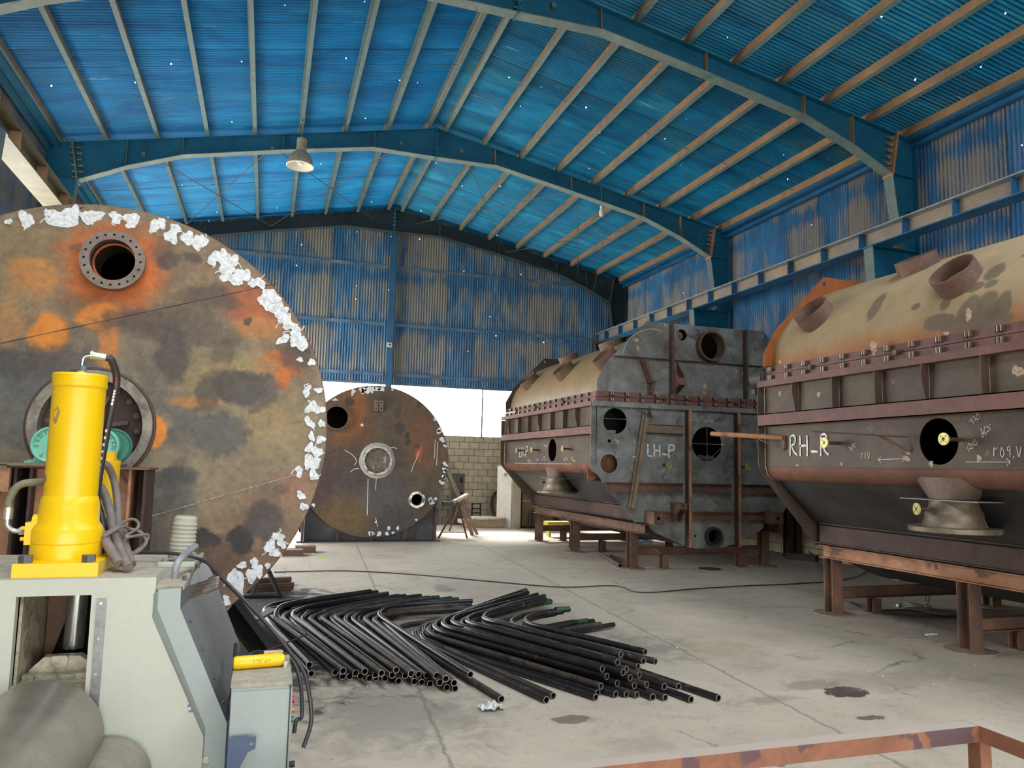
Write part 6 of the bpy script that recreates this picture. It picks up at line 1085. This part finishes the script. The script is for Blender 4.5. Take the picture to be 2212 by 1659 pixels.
# rusty blocks and trestle by the big drum
for (px, py, w_, d_, h_, lab) in [(628, 1202, .42, .3, .11, 'front'), (660, 1195, .36, .3, .12, 'rear')]:
    q = atZ(px, py, 0); tag(MB().box(q.x-w_/2, q.x+w_/2, q.y, q.y+d_, 0, h_).build('rusty_block', M['rust'], org=q), f'rusty steel block on the floor right of the big drum, {lab} one of the two', 'steel block', 'rusty blocks')
tr = thing('trestle', 'dark folded trestle leaning below the rim of the big drum', 'trestle', tuple(atZ(600, 1290, 0))); a = atZ(606, 1291, 0); 
MB().bar(a, a+Vector((-.22, .3, .42)), .05, .03).build('leg', M['dark_plate'], tr); MB().bar(a+Vector((-.35, .05, 0)), a+Vector((-.22, .3, .42)), .05, .03).build('leg', M['rust_dark'], tr); MB().bar(a+Vector((-.42, .05, .02)), a+Vector((-.02, -.02, .02)), .06, .03).build('foot_bar', M['dark_plate'], tr)
q = atZ(600, 1283, 0)
for k in range(5): tag(MB().bar((q.x-.45+.02*k, q.y+.12*(k % 3), .05+.055*(k//2)), (q.x+.16+.03*(k % 2), q.y+.05+.12*(k % 3), .05+.055*(k//2)), .1, .05).build('steel_billet', M['rust'], org=(q.x, q.y, 0)), 'rusty square billet in the small stack behind the left tube heap', 'steel bar', 'rusty billets')
sc = thing('steel_channel', 'dark steel channel lying slanted on the floor between the machine and the left heap', 'steel beam', (-2.9, 7.3, 0)); a, b = atZ(515, 1318, .12), atZ(592, 1420, .06); a = atY(505, 1305, 6.95); b = atZ(600, 1432, .04)
MB().channel(a, b, .1, .16, .01).build('channel', M['dark_plate'], sc)
tag(MB().bar(atZ(548, 1340, .16), atZ(592, 1316, .16), .09, .02).build('flat_bar', M['grey_box'], org=atZ(560, 1330, 0)), 'short pale flat bar lying across the dark channel', 'steel bar')
tag(MB().cyl(atZ(560, 1412, .25), atZ(662, 1371, .2), .008, 8).build('thin_rod', M['rust_dark'], org=atZ(600, 1395, 0)), 'thin black rod lying over the left tube heap', 'rod')
tag(MB().bar(atZ(1320, 1200, .03), atZ(1338, 1215, .03), .05, .05).tube([atZ(1297, 1196, .035), atZ(1340, 1222, .035)], .035, 14, ri=.028).build('floor_pipe', M['rib'], org=atZ(1320, 1210, 0)), 'short brown pipe lying on the floor in front of the LH-P stand', 'pipe')
q = atZ(1533, 1229, 0); tag(MB().plate(circ(0, 0, .2, 24), [], q+Vector((0, 0, .008)), (1, 0, 0), (0, 1, 0), -.008).build('floor_disc', M['rust_dark'], org=q), 'thin dark steel disc lying flat on the floor in front of the LH-P stand', 'steel disc')
# ------------------------------------------------------------------ far end: trestle, planks, blocks, cabinet, ring
sh_ = thing('sawhorse', 'rusty A-frame trestle with a light batten near the block wall', 'trestle', (1.2, 18, 0)); tops = [Vector((1.28, 17.6, .78)), Vector((1.62, 18.5, .88))]
for a, t_ in (((.72, 17.1, 0), 0), ((1.38, 17.05, 0), 0), ((1.42, 19.0, 0), 1), ((2.05, 18.9, 0), 1)): MB().cyl(a, tops[t_], .022, 8).build('leg', M['rust'], sh_)
MB().bar((.80, 17.1, .14), (1.33, 17.07, .14), .02, .02).build('brace', M['rust'], sh_); MB().bar((1.15, 17.5, .80), (1.75, 18.6, .92), .09, .07).build('batten', M['pale_slab'], sh_); MB().box(.9, 1.35, 17.5, 17.62, .70, .80).build('clamp_block', M['grey_box'], sh_)
tag(MB().bar((1.72, 17.85, .0), (1.05, 18.4, 1.75), .1, .05).build('plank', M['wood'], org=(1.7, 17.8, 0)), 'long grey timber plank leaning against the far drum', 'plank', 'leaning planks')
tag(MB().bar((1.88, 18.0, .0), (1.3, 18.6, 1.4), .07, .04).build('plank', M['wood'], org=(1.88, 18.0, 0)), 'shorter thin plank leaning behind the long one by the far drum', 'plank', 'leaning planks')
for i, (x, h_) in enumerate([(1.18, 1.6), (1.35, 1.3), (1.62, 2.0), (.9, 1.1), (1.05, 1.2), (1.5, 1.1)]): tag(MB().channel((x, 20.9, 0), (x+.04, 21.25, h_), .06, .06, .006, up=(0, 1, 0)).build('steel_strut', M['galv_rail'] if i < 3 else M['rust_dark'], org=(x, 21, 0)), 'steel strut standing upright against the block wall behind the trestle', 'strut', 'struts against the block wall')
bx = thing('slotted_post', 'grey slotted steel box section standing against the block wall', 'steel post', (2.05, 21, 0)); MB().box(1.88, 2.25, 20.8, 21.0, 0, 1.42).build('body', M['grey_box'], bx)
for z in (1.25, .85, .45, .15): MB().box(2.12, 2.18, 20.79, 20.8, z-.08, z+.06).build('slot', M['dark'], bx)
mb = MB(); mb.box(2.42, 2.45, 20.6, 20.64, 0, .62).box(2.66, 2.69, 20.6, 20.64, 0, .62)
for z in (.1, .22, .34, .46, .58): mb.box(2.42, 2.69, 20.6, 20.64, z, z+.025)
tag(mb.build('small_ladder', M['dark'], org=(2.55, 20.6, 0)), 'small black rack standing on the floor before the block wall', 'rack')
rg = MB().pipe((3.4, 20.35, .58), (3.7, 20.95, .58), .56, .53, 44); tag(rg.build('steel_ring', mottled('brown_ring', [(.3, (110, 92, 74)), (.7, (144, 124, 102))], 3, .6), org=(3.5, 20.6, 0)), 'large short steel ring standing on edge before the block wall', 'steel ring')
for i, (x0, x1, z0, z1) in enumerate([(2.2, 3.35, 0, .10), (2.0, 3.3, .10, .20), (2.3, 3.25, .205, .27)]):
    mb = MB(); (mb.box(x0, x1, 20.0, 20.5, z0, z1) if i < 2 else mb.lathe([(0, 0), (.48, 0), (.5, .01), (.5, .05), (.48, .06), (0, .06)], (2.78, 20.25, z0), (0, 0, 1), 32)); tag(mb.build('pale_slab', M['pale_slab'], org=(2.8, 20.2, z0)), ['pale slab lying on the floor, bottom of the small stack by the block wall', 'pale slab in the middle of the small stack by the block wall', 'round pale disc on top of the small slab stack by the block wall'][i], 'slab')
wc = thing('white_cabinet', 'tall white metal cabinet with open door left of the LH-P casing', 'cabinet', (3.3, 19.8, 0)); MB().box(3.3, 3.55, 19.7, 20.6, 0, 1.65).build('body', M['white_door'], wc); MB().add([(3.08, 20.4, 0), (3.28, 19.72, 0), (3.28, 19.72, 1.66), (3.08, 20.4, 1.66)], [(0, 1, 2, 3)]).add([(3.09, 20.41, 0), (3.29, 19.73, 0), (3.29, 19.73, 1.66), (3.09, 20.41, 1.66)], [(3, 2, 1, 0)]).build('door', M['white_door'], wc)
c_ = atY(1103, 1043, 19.9); MB().plate([(0, 0), (.06, .12), (-.06, .12)], [], (3.16, 19.97, 1.35), (.28, -.96, 0), (0, 0, 1), -.012).build('warning_triangle', plain('brown_orange_sign', (176, 120, 70), .6), wc)
lk = thing('beige_locker', 'wide beige brown locker standing behind the LH-P casing', 'cabinet', (4.1, 19.6, 0)); MB().box(3.6, 4.5, 19.7, 20.3, .05, 1.6).build('body', M['cab_brown'], lk); MB().box(3.58, 4.52, 19.68, 19.7, .72, .74).build('shelf_edge', M['white_door'], lk)
for i in range(4): tag(MB().bar((3.68+.1*i, 19.45, .02), (3.70+.1*i, 19.5, .42), .035, .03).tube([(3.70+.1*i, 19.5, .42), (3.71+.1*i, 19.5, .47)], .025, 8).build('clamp_tool', M['rust_dark'], org=(3.7+.1*i, 19.5, 0)), 'dark screw clamp standing in the row before the beige locker', 'clamp', 'row of screw clamps')
tag(MB().box(4.7, 5.6, 20.2, 20.8, 0, 1.1).build('dark_cupboard', M['rust_dark'], org=(5, 20.5, 0)), 'dark brown cupboard at the end wall behind the LH-P casing', 'cupboard')
tag(MB().box(4.35, 4.75, 18.6, 18.9, .3, .75).box(4.4, 4.7, 18.65, 18.85, 0, .3).build('small_machine', M['cast'], org=(4.5, 18.7, 0)), 'small beige machine standing behind the LH-P stand', 'machine')
tag(MB().bar((3.05, 14.95, .0), (3.12, 15.1, .32), .05, .04).build('welding_clamp', M['dark'], org=(3.05, 15, 0)), 'black tool leaning behind the middle leg of the LH-P stand, left one', 'tool', 'black tools by the leg')
tag(MB().bar((3.17, 14.95, .0), (3.24, 15.1, .32), .05, .04).build('welding_clamp', M['dark'], org=(3.17, 15, 0)), 'black tool leaning behind the middle leg of the LH-P stand, right one', 'tool', 'black tools by the leg')
tag(MB().box(3.4, 4.2, 17.2, 17.5, .22, .36).box(3.45, 3.5, 17.25, 17.45, 0, .22).box(4.1, 4.15, 17.25, 17.45, 0, .22).build('yellow_rack', M['safety_yellow'], org=(3.8, 17.3, 0)), 'low yellow steel rack under the far end of the LH-P casing', 'rack')
tag(MB().bar(atZ(1378, 1168, .03), atZ(1406, 1172, .03), .03, .03).build('blue_bar', M['blue_pen'], org=atZ(1390, 1170, 0)), 'small bright blue bar on the floor behind the front leg of the LH-P stand', 'bar')
q = atZ(1690, 1187, 0); q = Vector((6.3, 12.9, 0)); dr = thing('black_bucket', 'black plastic drum standing by the wall between the two casings', 'drum', tuple(q)); p_ = atZ(1692, 1186, 0); MB().lathe([(0, 0), (.15, 0), (.155, .02), (.165, .38), (.175, .385), (.17, .41), (.155, .41), (.15, .36), (0, .35)], p_, (0, 0, 1), 28).build('body', M['black'], dr); dr.location = dr.location
tag(MB().box(p_.x-.42, p_.x-.2, p_.y-.1, p_.y+.15, 0, .3).build('dark_box', M['dark'], org=p_), 'dark box left of the black plastic drum', 'box')
tag(MB().bar(atZ(1700, 1200, .06), atZ(1765, 1207, .06), .16, .12).build('rusty_bar', M['rust_dark'], org=atZ(1730, 1204, 0)), 'rusty beam offcut on the floor between the two stands', 'steel beam')
for i, px in enumerate((1703, 1722)): q = atZ(px, 1203, 0); tag(MB().ibeam(q, q+Vector((0, 0, 1.05)), .14, .14, .01, .012, up=(0, 1, 0)).build('dark_post', M['rust_dark'], org=q), f'dark rusty post between the two casings, {"left" if i == 0 else "right"} of the pair', 'post', 'dark posts between the casings')
P = smoothpath([atZ(1745, 1190, .5), atZ(1752, 1195, .35), atZ(1764, 1205, .05), atZ(1779, 1232, .02)], 5); tag(MB().tube(P, .014, 8).build('hanging_cable', M['hose_grey'], org=P[0]), 'grey cable hanging down behind the left end of the RH-R casing', 'cable')
"""end"""
